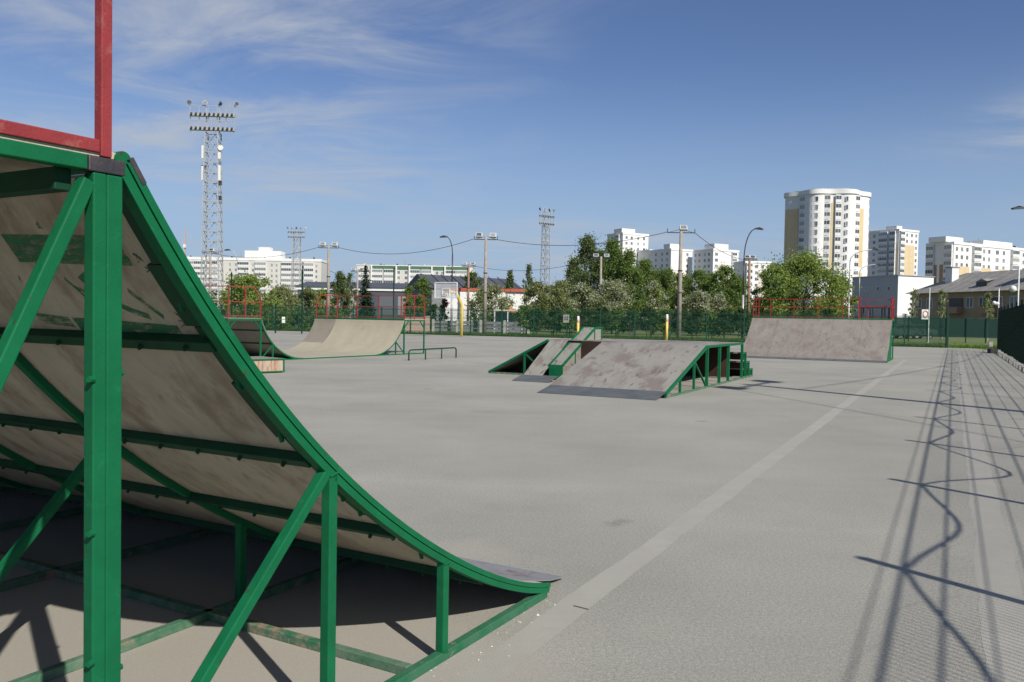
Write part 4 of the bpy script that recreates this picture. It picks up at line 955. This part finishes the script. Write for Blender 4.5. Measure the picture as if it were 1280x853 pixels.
for deg, kind in ((-141, 'L'), (-122, 's'), (-109, 'L'), (-88, 'L'), (-78, 's'), (-63, 'L'), (-22, 'n')):
    (x, y), a = onwall(deg)
    for i in range(16):
        z = zt - 5.0 - i * 3.0
        if z < 1: break
        inst('glazed_balcony' if kind == 'L' else 'window', lw if kind == 'L' else WM[kind], tw_, (x, y, z + (0 if kind == 'L' else .5)), (0, 0, a + math.pi / 2), (1, 1, 1) if kind == 'L' else (1.45, 1, 1.1))
for d0, d1, m, zz0, zz1 in ((-175, -152, 'ochre', .40, .87), (-175, -152, 'ochre', 0, .36), (-53, -38, 'ochre', .44, .87), (-53, -38, 'ochre', 0, .40), (-100.5, -96.5, 'ochre', 0, .90)):
    m_ = MB(); n = 8; inn = [onwall(d0 + (d1 - d0) * k / n, .02)[0] for k in range(n + 1)]; ou = [onwall(d0 + (d1 - d0) * k / n, .10)[0] for k in range(n + 1)]
    m_.slab(inn + ou[::-1], zz0 * zt, zz1 * zt).build('colour_panel', MAT[m], tw_)

# two storey building; shade of its left side painted as a grey sheet
X, zt = sight(1123, 345, 165)
o = thing('office_building', 'two storey flat roofed building, left side painted in shade grey, white sunlit front', 'building', (X, 165, 0), R(22))
MB().box(0, 9.5, 0, 12, -.3, zt).build('wall', MAT['white_wall'], o); MB().box(-.06, 0.0, -.02, 12.02, 0, zt + .05).build('shaded_side', MAT['grey_wall'], o)
for s in (2.2, 5.0, 8.0): inst('window', WM['v'], o, (-.06, s, zt - 2.8), (0, 0, -math.pi / 2))
for s in (1.6, 3.4, 6.5, 9.0): inst('window', WM['s'], o, (-.06, s, 2.0), (0, 0, -math.pi / 2), (1, 1, 1.8))
for s in (2.0, 5.0, 8): inst('window', WM['s'], o, (s, 0, 2.0))
MB().box(-.2, 9.7, -.2, 12.2, zt + .05, zt + .2).build('roof_edge', MAT['galv'], o)
# brick house with hipped roof
ex, ez = 64.2, 6.3
hd = Vector((.19, -.982)).normalized()
o = thing('brick_house', 'old two storey brick house with grey sheet hipped roof and chimneys', 'house', (ex, 135, 0), math.atan2(hd.y, hd.x))
LH, WH = 36, 12.5
MB().box(.3, LH, .3, WH - .3, -.3, ez).build('wall', MAT['yellow_brick'], o)
rm = MB(); rm.add([(-.5, -.5, ez), (LH, -.5, ez), (LH, WH + .5, ez), (-.5, WH + .5, ez), (5.0, WH / 2, ez + 3.3), (LH, WH / 2, ez + 3.3)],
    [(0, 1, 5, 4), (2, 3, 4, 5), (3, 0, 4), (1, 2, 5), (3, 2, 1, 0)])
roof = rm.build('roof', MAT['slate_roof'], o)
sm = MB().box(-.02, .02, -.03, 7.05, 0, .06).mesh('roof_seam', MAT['slate_roof'])
slope = math.atan2(3.3, WH / 2 + .5)
for i in range(14):
    q = inst('roof_seam', sm, roof, (6 + i * 2.1, -.5, ez + .01), (slope, 0, 0))
def chimney(u, v, h, w):
    zb = ez + 3.3 * (min(v, WH - v) + .5) / (WH / 2 + .5) - .6
    MB().box(u - w, u + w, v - w * .8, v + w * .8, zb, zb + h).build('chimney', MAT['white_wall'], roof)
    MB().box(u - w - .1, u + w + .1, v - w * .8 - .1, v + w * .8 + .1, zb + h, zb + h + .15).build('chimney_cap', MAT['slate_roof'], roof)
chimney(5.2, 3.6, 2.6, .75); chimney(22.6, 3.4, 3.0, .85)
dm = MB(); dm.add([(13.2, 1.2, ez + .75), (15.4, 1.2, ez + .75), (15.4, 1.2, ez + 1.5), (14.3, 1.2, ez + 1.9), (13.2, 1.2, ez + 1.5), (14.3, 3.9, ez + 2.0)],
    [(0, 1, 2, 3, 4), (2, 5, 3), (3, 5, 4)]); dm.build('dormer', MAT['slate_roof'], roof)
MB().box(13.4, 15.2, 1.14, 1.19, ez + .8, ez + 1.45).build('dormer_opening', MAT['lamp_dark'], roof)
for i, u in enumerate((2.0, 4.6, 7.4, 13.2, 15.8, 18.8, 21.5, 24.5)):
    for z in (4.0, .9):
        wq = inst('window', WM['s'], o, (u, .3, z), (0, 0, 0))
for u in (10.4, 17.6):
    bq = MB().box(u - 1.6, u + 1.6, -.9, .28, 3.1, 4.1).build('balcony', MAT['tan'], o); MB().box(u - 1.4, u + 1.4, .2, .29, 3.2, 5.4).build('balcony_door', MAT['lamp_dark'], bq)
# dark roofed hall, gabled hall, low white building
X, zt = sight(372, 350, 190)
o = thing('sports_hall', 'long low sports hall with dark blue roof and white band', 'building', (X, 190, 0), R(-1))
L_ = 44; MB().box(0, L_, 0, 20, -.3, zt - 2.2).build('wall', MAT['dark_roof'], o); MB().box(-.3, L_ + .3, -.3, 20.3, zt - 2.2, zt - 1.5).build('white_band', MAT['white_wall'], o)
MB().add([(-.6, -.6, zt - 1.5), (L_ + .6, -.6, zt - 1.5), (L_ + .6, 10, zt), (-.6, 10, zt), (-.6, 20.6, zt - 1.5), (L_ + .6, 20.6, zt - 1.5)], [(0,1,2,3), (3,2,5,4), (0,3,4), (1,5,2), (0,4,5,1)]).build('roof', MAT['dark_roof'], o)
for i in range(10): MB().box(2 + i * 4.2, 5.2 + i * 4.2, -.05, .01, 1.4, zt - 3.2).build('window', MAT['glass_far'], o)
X, zt = sight(521, 342.5, 172)
o = thing('gabled_hall', 'grey gabled hall roof rising behind the basketball backboard', 'building', (X, 172, 0), R(28))
g_ = MB(); g_.add([(0, 0, zt), (22, 0, zt - .3), (0, -7.5, zt - 3.0), (22, -7.5, zt - 3.3), (0, 7, zt - 2.8), (22, 7, zt - 3)], [(0, 2, 3, 1), (0, 1, 5, 4), (1, 3, 5), (0, 4, 2), (2, 4, 5, 3)])
g_.build('roof', MAT['dark_roof'], o); MB().box(.5, 21.5, -7, 6.5, -.3, zt - 3.05).build('wall', MAT['board_grey'], o)
for i in range(10): MB().bar((1 + i * 2.2, -7.5, zt - 2.94), (1 + i * 2.2, 0, zt + .06), .12, .12).build('roof_seam', MAT['dark_roof'], o)
X, zt = sight(557, 361, 112)
o = thing('low_white_building', 'single storey white building with red roof trim behind the bushes', 'building', (X, 112, 0), R(2))
MB().box(0, 12.5, 0, 8, -.3, zt - .25).build('wall', MAT['white_wall'], o); MB().box(-.15, 12.65, -.15, 8.15, zt - .25, zt + .12).build('roof_trim', MAT['red_trim'], o)
MB().box(3.2, 12.6, -.3, 8, zt + .1, zt + .0).build('roof', MAT['red_trim'], o) if False else None
for s in (8.0, 10.8): inst('window', WM['s'], o, (s, 0, 1.2))
o2 = thing('kiosk', 'white kiosk with dark red roof edge seen between the bushes', 'building', (sight(633, 380, 105)[0], 105, 0), R(2))
zk = sight(640, 362, 105)[1]
MB().box(0, 2.6, 0, 4, -.2, zk - .3).build('wall', MAT['white_wall'], o2); MB().box(-.2, 2.9, -.3, 4.2, zk - .3, zk + .05).build('roof', MAT['red_trim'], o2)
MB().box(2.2, 2.3, -.06, -.005, .2, zk - .4).build('drainpipe', MAT['lamp_dark'], o2)
o2 = thing('orange_stall', 'small orange covered stall beside the white kiosk', 'stall', (sight(629, 380, 96)[0], 96, 0))
MB().box(0, 1.6, 0, 1.5, -.1, 2.0).build('counter', MAT['white_wall'], o2); MB().add([(-.2,-.2,2.0),(1.8,-.2,2.0),(1.8,1.7,2.0),(-.2,1.7,2.0),(.8,.7,2.75)], [(0,1,4),(1,2,4),(2,3,4),(3,0,4),(3,2,1,0)]).build('canopy', MAT['orange'], o2)
# shelter, low grey board fence, pink block
X, _ = sight(617, 390, 76)
o = thing('shelter', 'low shelter with thin white flat roof behind the back fence', 'shelter', (X, 76, 0))
MB().box(0, 2.7, 0, 1.4, 2.0, 2.12).build('roof', MAT['white_paint'], o)
for x in (.1, 1.3, 2.6):
    for y in (.1, 1.3): MB().box(x - .05, x + .05, y - .05, y + .05, -.05, 2.0).build('post', MAT['white_paint'], o)
MB().box(.2, 2.5, 1.28, 1.32, .3, 1.9).build('back_wall', MAT['board_grey'], o); MB().box(.3, 2.4, .7, 1.1, .42, .47).build('bench_seat', MAT['board_grey'], o)
X, _ = sight(541, 410, 73)
o = thing('board_fence', 'low grey fence of horizontal boards on pale posts beyond the mesh fence', 'fence', (X, 73.5, 0), R(-3))
for i in range(5):
    MB().box(i * 2.1 - .11, i * 2.1 + .11, -.12, .10, -.05, 1.15).build('post', MAT['kerb_stone'], o)
    if i < 4:
        for z in (.12, .45, .78): MB().box(i * 2.1 + .115, (i + 1) * 2.1 - .115, -.03, .03, z, z + .25).build('board', MAT['board_grey'], o)
X, _ = sight(505, 410, 70.5)
o = thing('plinth_wall', 'low pinkish rendered wall block behind the half pipe', 'wall', (X, 70.5, 0))
MB().box(0, 1.75, 0, .5, -.05, 1.25).build('wall_block', MAT['pink_wall'], o); MB().box(1.78, 2.15, -.05, .5, -.05, 1.42).build('pier', MAT['pink_wall'], o); MB().box(-.05, 1.77, -.05, .55, 1.25, 1.33).build('coping', MAT['kerb_stone'], o)

# green netting fence beyond the grass at right
def netmat():
    m = bpy.data.materials.new('green_net'); m.use_nodes = True; MAT['green_net'] = m
    b = m.node_tree.nodes['Principled BSDF']; b.inputs['Base Color'].default_value = (.010, .050, .038, 1); b.inputs['Roughness'].default_value = .8; b.inputs['Alpha'].default_value = .82
netmat()
X0, _ = sight(1116, 420, 70); X1, _ = sight(1262, 420, 66)
o = thing('netting_fence', 'dark green netting fence on posts beyond the grass, in front of the brick house', 'fence', (X0, 70.5, 0), math.atan2(-4, X1 - X0))
n_ = 6; LL = math.hypot(X1 - X0, 4) / n_
for i in range(n_ + 1):
    MB().box(i * LL - .04, i * LL + .04, -.04, .04, -.05, 2.08).build('fence_post', MAT['fence_green'], o)
    if i < n_: MB().box(i * LL + .04, (i + 1) * LL - .04, -.004, .004, .45, 2.0).build('net_panel', MAT['green_net'], o)
# gate frame posts by the corner
for (px, lab) in ((1184.5, 'dark green gate post at the end of the side walk'),):
    X, zt = sight(px, 388, 52.7); o = MB().box(-.05, .05, -.05, .05, 0, zt).build('gate_post', MAT['fence_green'], loc=(X, 52.7, 0)); tag(o, lab, 'post')

def car(px, Y, lab, rz):
    X, _ = sight(px, 410, Y)
    o = thing('parked_car', lab, 'car', (X, Y, 0), rz, 'white cars parked by the brick house')
    body = [(-2.1,.35),(-2.15,.75),(-1.9,.92),(-1.2,.98),(-.6,1.40),(.75,1.43),(1.45,1.0),(2.1,.9),(2.15,.45),(2.05,.32)]
    MB().prism(body, -.82, .82).build('body', MAT['car_white'], o, bevel=.06)
    MB().prism([(-1.08,1.0),(-.55,1.36),(.70,1.38),(1.28,1.02)], -.835, .835).build('side_glass', MAT['car_glass'], o)
    w = MB().tube((0, -.1, 0), (0, .1, 0), .31, n=14).mesh('wheel', MAT['tyre']); hb_ = MB().tube((0, -.105, 0), (0, .105, 0), .18, n=10).mesh('rim', MAT['galv'])
    for x in (-1.3, 1.35):
        for y in (-.78, .78): q = inst('wheel', w, o, (x, y, .31)); inst('rim', hb_, q, (0, 0, 0))
    for y in (-.6, .6): MB().box(2.08, 2.17, y - .2, y + .2, .62, .8).build('headlight', MAT['lamp_white'], o)
car(1124, 82, 'white car parked behind the netting fence, next to the bank ramp', R(10)); car(1141, 84, 'second white car behind the netting fence, right of the other white car', R(10))
# ------------------------------------------------------------------ trees and shrubs
rng = np.random.default_rng(7)
def leaf_quads(cent, size, flat=0.0, aspect=0.62):
    n = len(cent)
    a = rng.normal(size=(n, 3)); a /= np.linalg.norm(a, axis=1)[:, None]
    b = rng.normal(size=(n, 3)); b -= (b * a).sum(1)[:, None] * a; b /= np.linalg.norm(b, axis=1)[:, None]
    s = size * rng.uniform(.6, 1.3, n)[:, None]
    v = np.stack([cent - a * s, cent + b * s * aspect, cent + a * s, cent - b * s * aspect], 1)
    return v.reshape(-1, 3)
def crown_points(clumps, n, sig):
    """leaf centres in clumps (x,y,z,r); thin towards each clump's rim so that gaps stay"""
    w = np.array([q[3] ** 2 for q in clumps]); w = w / w.sum()
    k = rng.choice(len(clumps), n, p=w); C = np.array([q[:3] for q in clumps]); r = np.array([q[3] for q in clumps])
    d = rng.normal(size=(n, 3)); d /= np.linalg.norm(d, axis=1)[:, None]
    rad = r[k] * np.abs(rng.normal(0, .72, n))
    return C[k] + d * rad[:, None] * np.array([1, 1, .82])
def make_tree(name, lab, px, Y, ptop, width, leaf, n=3600, ls=.11, form='round', bark='bark', cat='tree', grp='trees beyond the back fence', bare=.22, blossom=0, seed=0, trunks=1, base=0, sc=1.35):
    X, zt = sight(px, ptop, Y); r_ = random.Random(seed * 7 + int(px))
    o = thing(name, lab, cat, (X, Y, base), r_.uniform(0, 6.28), grp)
    H = zt - base; W = width / 2 / F * Y if width > 0 else -width / 2
    zb = H * bare
    # clumps
    cl = []
    nc = {'round': 85, 'birch': 75, 'willow': 80, 'shrub': 34, 'spruce': 0, 'sparse': 26}[form]; n = int(n * 2.7); ls *= .66
    for i in range(nc):
        t = (i + r_.random()) / nc; z = zb + (H - zb) * t; a = r_.uniform(0, 6.28)
        if form == 'birch': env = W * max(.10, math.sin(math.pi * min(1, .22 + t * .78)) ** .65 * (1.18 - .5 * t)); rr = W * .26
        elif form == 'sparse': env = W * (.9 - .5 * t); rr = W * .26
        elif form == 'shrub': env = W * max(.25, math.sqrt(max(0, 1 - (t * .95) ** 2))); rr = W * .25
        else: env = W * max(.25, math.sqrt(max(0.02, 1 - (2 * t - .86) ** 2 * .86))); rr = W * .20
        rr *= r_.uniform(.6, 1.5); q = env * math.sqrt(r_.uniform(.10, 1.12)) - rr * .3; q = max(0, q)
        zz = min(z, H - rr * .75)
        cl.append((q * math.cos(a), q * math.sin(a), max(zz, rr * .5), rr))
    # trunk and limbs
    tm = MB()
    if form == 'spruce':
        tm.tube((0, 0, -.1), (0, 0, H * .96), W * .10 + .06, .02, 8)
    for t in range(trunks):
        ox, oy = (0, 0) if trunks == 1 else (r_.uniform(-.3, .3) * W, r_.uniform(-.3, .3) * W)
        if form == 'spruce': break
        tr = max(.05, H * .016) / math.sqrt(trunks); lean = (r_.uniform(-.04, .04) * H, r_.uniform(-.04, .04) * H)
        hh = H * (.93 if form in ('birch', 'sparse') else .72)
        pts = [(ox + lean[0] * q * q + r_.uniform(-.02, .02) * H * q, oy + lean[1] * q * q + r_.uniform(-.02, .02) * H * q, -.15 + hh * q) for q in np.linspace(0, 1, 7)]
        tm.path(pts, [tr * (1.15 - .95 * q) for q in np.linspace(0, 1, 7)], 7)
        for c_ in cl[::3 if form != 'sparse' else 1]:
            f = min(.92, max(.18, (c_[2] - .25 * math.hypot(c_[0], c_[1])) / hh * .8)); k = f * 6; i0 = int(k); p = Vector(pts[i0]).lerp(Vector(pts[min(6, i0 + 1)]), k - i0)
            m_ = p.lerp(Vector(c_[:3]), .55) + Vector((0, 0, .04 * H * r_.uniform(-.5, 1)))
            tm.path([p, m_, c_[:3]], [tr * .42, tr * .25, tr * .08], 5)
    tm.build('trunk', MAT[bark], o, smooth=True)
    if form == 'spruce':
        pts = []
        zs = H * .06
        while zs < H * .99:
            rr = W * (1 - zs / H) ** .85 + .08; nbr = max(5, int(13 * rr / W))
            for b in range(nbr):
                a = r_.uniform(0, 6.28); L = rr * r_.uniform(.7, 1.12); m = int(34 * L / W) + 6
                q = rng.uniform(.1, 1, m); pts.append(np.stack([np.cos(a) * L * q + rng.normal(0, .07 * W, m), np.sin(a) * L * q + rng.normal(0, .07 * W, m), zs - L * .32 * q ** 1.5 + rng.normal(0, .035 * W, m)], 1))
            zs += H * .035
        P = np.concatenate(pts)
    else:
        P = crown_points(cl, n, 1)
        if form in ('willow', 'birch'):
            k = rng.random(len(P)) < .3; P[k, 2] -= rng.uniform(0, .10, k.sum()) * H * (.8 if form == 'willow' else .5)
        P = P[P[:, 2] > .15]
    V = leaf_quads(P, ls * sc)
    me = npmesh('foliage', V, 4, MAT[leaf]); f_ = bpy.data.objects.new('foliage', me); col.objects.link(f_); f_.parent = o
    if blossom:
        P2 = crown_points([(q[0] * 1.03, q[1] * 1.03, q[2] * 1.02, q[3] * 1.08) for q in cl[::2]], int(n * blossom * .75), 1); P2 = P2[P2[:, 2] > H * .3]
        f2 = bpy.data.objects.new('blossom', npmesh('blossom', leaf_quads(P2, ls * 1.1, aspect=.9), 4, MAT['blossom'])); col.objects.link(f2); f2.parent = o
    return o
T = make_tree
T('leafy_tree', 'bright green rounded tree behind the left platform of the half pipe', 312, 78, 344, 74, 'leaf_bright', 5200, .12, bare=.12, seed=1)
T('leafy_tree', 'dull green bushy tree right of the bright green one by the half pipe', 352, 84, 358, 50, 'leaf_olive', 3600, .12, 'willow', bare=.08, seed=2)
T('leafy_tree', 'olive green low tree between the tall green post and the half pipe', 384, 90, 360, 36, 'leaf_olive', 2800, .12, bare=.08, seed=3)
T('leafy_tree', 'fresh lime green young tree beside the concrete pole', 402, 92, 362, 30, 'leaf_bright', 2400, .12, bare=.1, seed=4)
T('birch_tree', 'grey green birch left of the dark spruce', 425, 105, 339, 27, 'leaf_birch', 3200, .12, 'birch', 'bark_birch', seed=5)
T('birch_tree', 'thin pale birch touching the dark spruce', 438, 108, 341, 20, 'leaf_birch', 1300, .10, 'birch', 'bark_birch', seed=6)
T('spruce_tree', 'dark conical spruce behind the red guard rail', 457, 98, 331, 31, 'leaf_spruce', 0, .12, 'spruce', cat='tree', seed=7)
T('leafy_tree', 'loose light green tree in front of the gabled hall', 527, 96, 347, 34, 'leaf_green', 2200, .11, 'sparse', 'bark_birch', seed=8)
T('leafy_tree', 'small green tree with open crown left of the backboard', 512, 88, 358, 22, 'leaf_green', 1300, .11, 'sparse', seed=9, bare=.12)
T('leafy_tree', 'dark green tree behind the street lamp and gabled hall', 590, 135, 340, 32, 'leaf_birch', 2600, .15, seed=10)
T('shrub', 'dark purple leaved shrub under the basketball backboard', 556, 82, 374, 14, 'leaf_purple', 1200, .10, 'shrub', cat='shrub', grp='shrubs behind the fence', bare=.05, seed=11)
T('shrub', 'dark green shrub below the basketball backboard', 541, 80, 381, 20, 'leaf_dark', 1400, .10, 'shrub', cat='shrub', grp='shrubs behind the fence', bare=.03, seed=12)
T('blossom_tree', 'pale green budding tree right of the thick pole by the hoop', 616, 84, 356, 60, 'leaf_olive', 4600, .11, 'willow', bare=.1, blossom=.18, seed=13)
T('birch_tree', 'small distant birch left of its taller twin', 638, 150, 338, 18, 'leaf_birch', 1700, .16, 'birch', 'bark_birch', seed=14)
T('birch_tree', 'taller distant birch standing left of the turned floodlight tower', 661, 150, 330, 18, 'leaf_birch', 1500, .15, 'birch', 'bark_birch', seed=15)
T('willow_tree', 'rounded yellow green willow below the turned floodlight tower', 674, 86, 352, 44, 'leaf_olive', 4200, .11, 'willow', bare=.1, seed=16)
T('willow_tree', 'second rounded willow, to the right of the first', 701, 87, 351, 44, 'leaf_olive', 4200, .11, 'willow', bare=.1, seed=17)
T('birch_tree', 'tall dense birch, first of the tall group, right of the willows', 735, 112, 295, 48, 'leaf_birch', 6500, .14, 'birch', 'bark_birch', bare=.14, seed=18)
T('birch_tree', 'tall broad birch behind the thin concrete pole', 766, 110, 300, 44, 'leaf_green', 6500, .14, 'birch', 'bark_birch', bare=.12, seed=19)
T('birch_tree', 'tall birch in front of the stepped white block', 787, 108, 313, 40, 'leaf_green', 5600, .14, 'birch', 'bark_birch', bare=.12, seed=20)
T('birch_tree', 'shorter birch at the right edge of the tall group', 806, 112, 324, 40, 'leaf_green', 4600, .14, 'birch', 'bark_birch', bare=.1, seed=21)
T('leafy_tree', 'green tree behind the tall concrete pole', 832, 115, 336, 48, 'leaf_green', 4600, .14, bare=.1, seed=22)
T('leafy_tree', 'green tree just right of the tall concrete pole', 874, 112, 338, 46, 'leaf_green', 4600, .14, bare=.1, seed=23)
T('leafy_tree', 'dense green tree left of the tall curved street lamp', 908, 108, 333, 52, 'leaf_green', 5600, .14, bare=.1, seed=24)
T('blossom_tree', 'apple tree full of white blossom behind the thin concrete pole', 766, 80, 352, 66, 'leaf_olive', 3000, .10, bare=.12, blossom=1.1, seed=25)
T('blossom_tree', 'slim apple tree with sparse white blossom left of the willow row end', 729, 80, 356, 40, 'leaf_olive', 2600, .10, bare=.12, blossom=.6, seed=26)
T('blossom_tree', 'upright white blossoming cherry tree left of the tall concrete pole', 818, 78, 352, 32, 'leaf_bright', 1700, .10, bare=.1, blossom=.9, seed=27)
T('blossom_tree', 'low apple tree in white blossom right of the tall concrete pole', 872, 78, 364, 48, 'leaf_olive', 2400, .10, bare=.1, blossom=1.0, seed=28)
T('blossom_tree', 'small blossoming apple tree left of the curved street lamp', 900, 79, 369, 36, 'leaf_olive', 2200, .10, bare=.1, blossom=.7, seed=29)
T('leafy_tree', 'big round fresh green tree in front of the round apartment tower', 1006, 82, 318, 112, 'leaf_bright', 11000, .13, bare=.08, seed=30)
T('leafy_tree', 'lower green tree at the right flank of the big round tree', 1050, 84, 345, 40, 'leaf_bright', 3000, .12, bare=.08, seed=31)
T('leafy_tree', 'dark green tree at the left flank of the big round tree', 958, 86, 338, 34, 'leaf_green', 3000, .12, bare=.08, seed=32)
T('birch_tree', 'thin young birch at the left corner of the brick house', 1143, 84, 362, 16, 'leaf_olive', 700, .08, 'sparse', 'bark_birch', bare=.3, seed=33)
T('birch_tree', 'thin young birch before the middle of the brick house', 1179, 80, 362, 18, 'leaf_olive', 800, .08, 'sparse', 'bark_birch', bare=.3, seed=34)
T('birch_tree', 'thin young birch near the side fence and brick house', 1236, 76, 366, 18, 'leaf_olive', 800, .08, 'sparse', 'bark_birch', bare=.3, seed=35)

# second rank of trees that closes the gaps
for i, (px, tp, wd, kind, frm) in enumerate(((718, 322, 34, 'leaf_birch', 'birch'), (750, 312, 44, 'leaf_birch', 'birch'), (778, 322, 44, 'leaf_green', 'birch'), (820, 338, 44, 'leaf_green', 'round'), (852, 342, 44, 'leaf_green', 'round'), (892, 341, 46, 'leaf_green', 'round'), (922, 345, 34, 'leaf_green', 'round'))):
    T('leafy_tree' if frm == 'round' else 'birch_tree', 'green tree of the second rank behind the birches and apple trees', px, 126 + 2 * (i % 3), tp, wd, kind, 4200, .15, frm, 'bark' if frm == 'round' else 'bark_birch', bare=.06, seed=130 + i, grp='second rank of trees')
# hedge row behind the back fence
sh = []
for i in range(15):
    px = 655 + i * 19.5; s = BF0.x
    y = 66 + (930 - px) * .012 + random.uniform(-.5, .5)
    T('shrub', 'leafy dark shrub of the clipped row behind the back mesh fence', px, y, 384 + (px - 655) * .014 + random.uniform(-2, 2), 26, 'leaf_dark' if i % 3 else 'leaf_green', 1700, .085, 'shrub', cat='shrub', grp='shrub row behind the back fence', bare=.24, trunks=4, seed=50 + i)
for i, px in enumerate((330, 352, 372, 398, 420)):
    T('shrub', 'low green shrub of the loose row behind the half pipe', px, 72 + random.uniform(-1, 1), 386 + random.uniform(-2, 3), 24, 'leaf_green', 1500, .09, 'shrub', cat='shrub', grp='shrub row behind the half pipe', bare=.08, trunks=3, seed=80 + i)
for i, px in enumerate((960, 985, 1010, 1035)):
    T('shrub', 'low dark shrub of the row behind the bank ramp', px, 66 + random.uniform(-1, 1), 388 + random.uniform(-2, 2), 28, 'leaf_dark', 1500, .09, 'shrub', cat='shrub', grp='shrub row behind the bank ramp', bare=.08, trunks=3, seed=90 + i)
# far belt of trees closing the horizon
n = 9000
far = []
for k in range(260):
    a = R(random.uniform(-42, 42)); d_ = random.uniform(220, 300); h = random.uniform(5, 9); r = random.uniform(4, 7)
    m = 60; q = rng.normal(size=(m, 3)); q /= np.linalg.norm(q, axis=1)[:, None]
    far.append(np.array([d_ * math.sin(a), d_ * math.cos(a), h * .5]) + q * np.array([r, r, h * .5]) * rng.uniform(.4, 1, m)[:, None] ** .5)
P = np.concatenate(far); P = P[P[:, 2] > 0]
fo = bpy.data.objects.new('far_wood', npmesh('far_wood', leaf_quads(P, .85), 4, MAT['leaf_birch'])); col.objects.link(fo)
tag(fo, 'far belt of dark green trees along the horizon', 'far trees', kind='stuff')

# grass blades on the verge behind the back fence
n = 26000
t = rng.uniform(-6, 72, n); dpt = rng.exponential(2.2, n) + .15
px_ = BF0.x + BFD.x * t + dpt * .2; py_ = BF0.y + BFD.y * t + dpt
h = rng.uniform(.05, .22, n) * np.where(dpt < .6, 1.2, 1)
a = rng.uniform(0, 6.28, n); w = .02
lx, ly = rng.normal(0, .05, n), rng.normal(0, .05, n)
base = np.stack([px_, py_, np.full(n, -.01)], 1)
dv = np.stack([np.cos(a) * w, np.sin(a) * w, np.zeros(n)], 1)
V = np.stack([base - dv, base + dv, base + np.stack([lx, ly, h], 1)], 1).reshape(-1, 3)
gx = bpy.data.objects.new('grass', npmesh('grass', V, 3, MAT['grass_blade'])); col.objects.link(gx)
tag(gx, 'rough green grass growing behind the back fence', 'grass', kind='stuff')
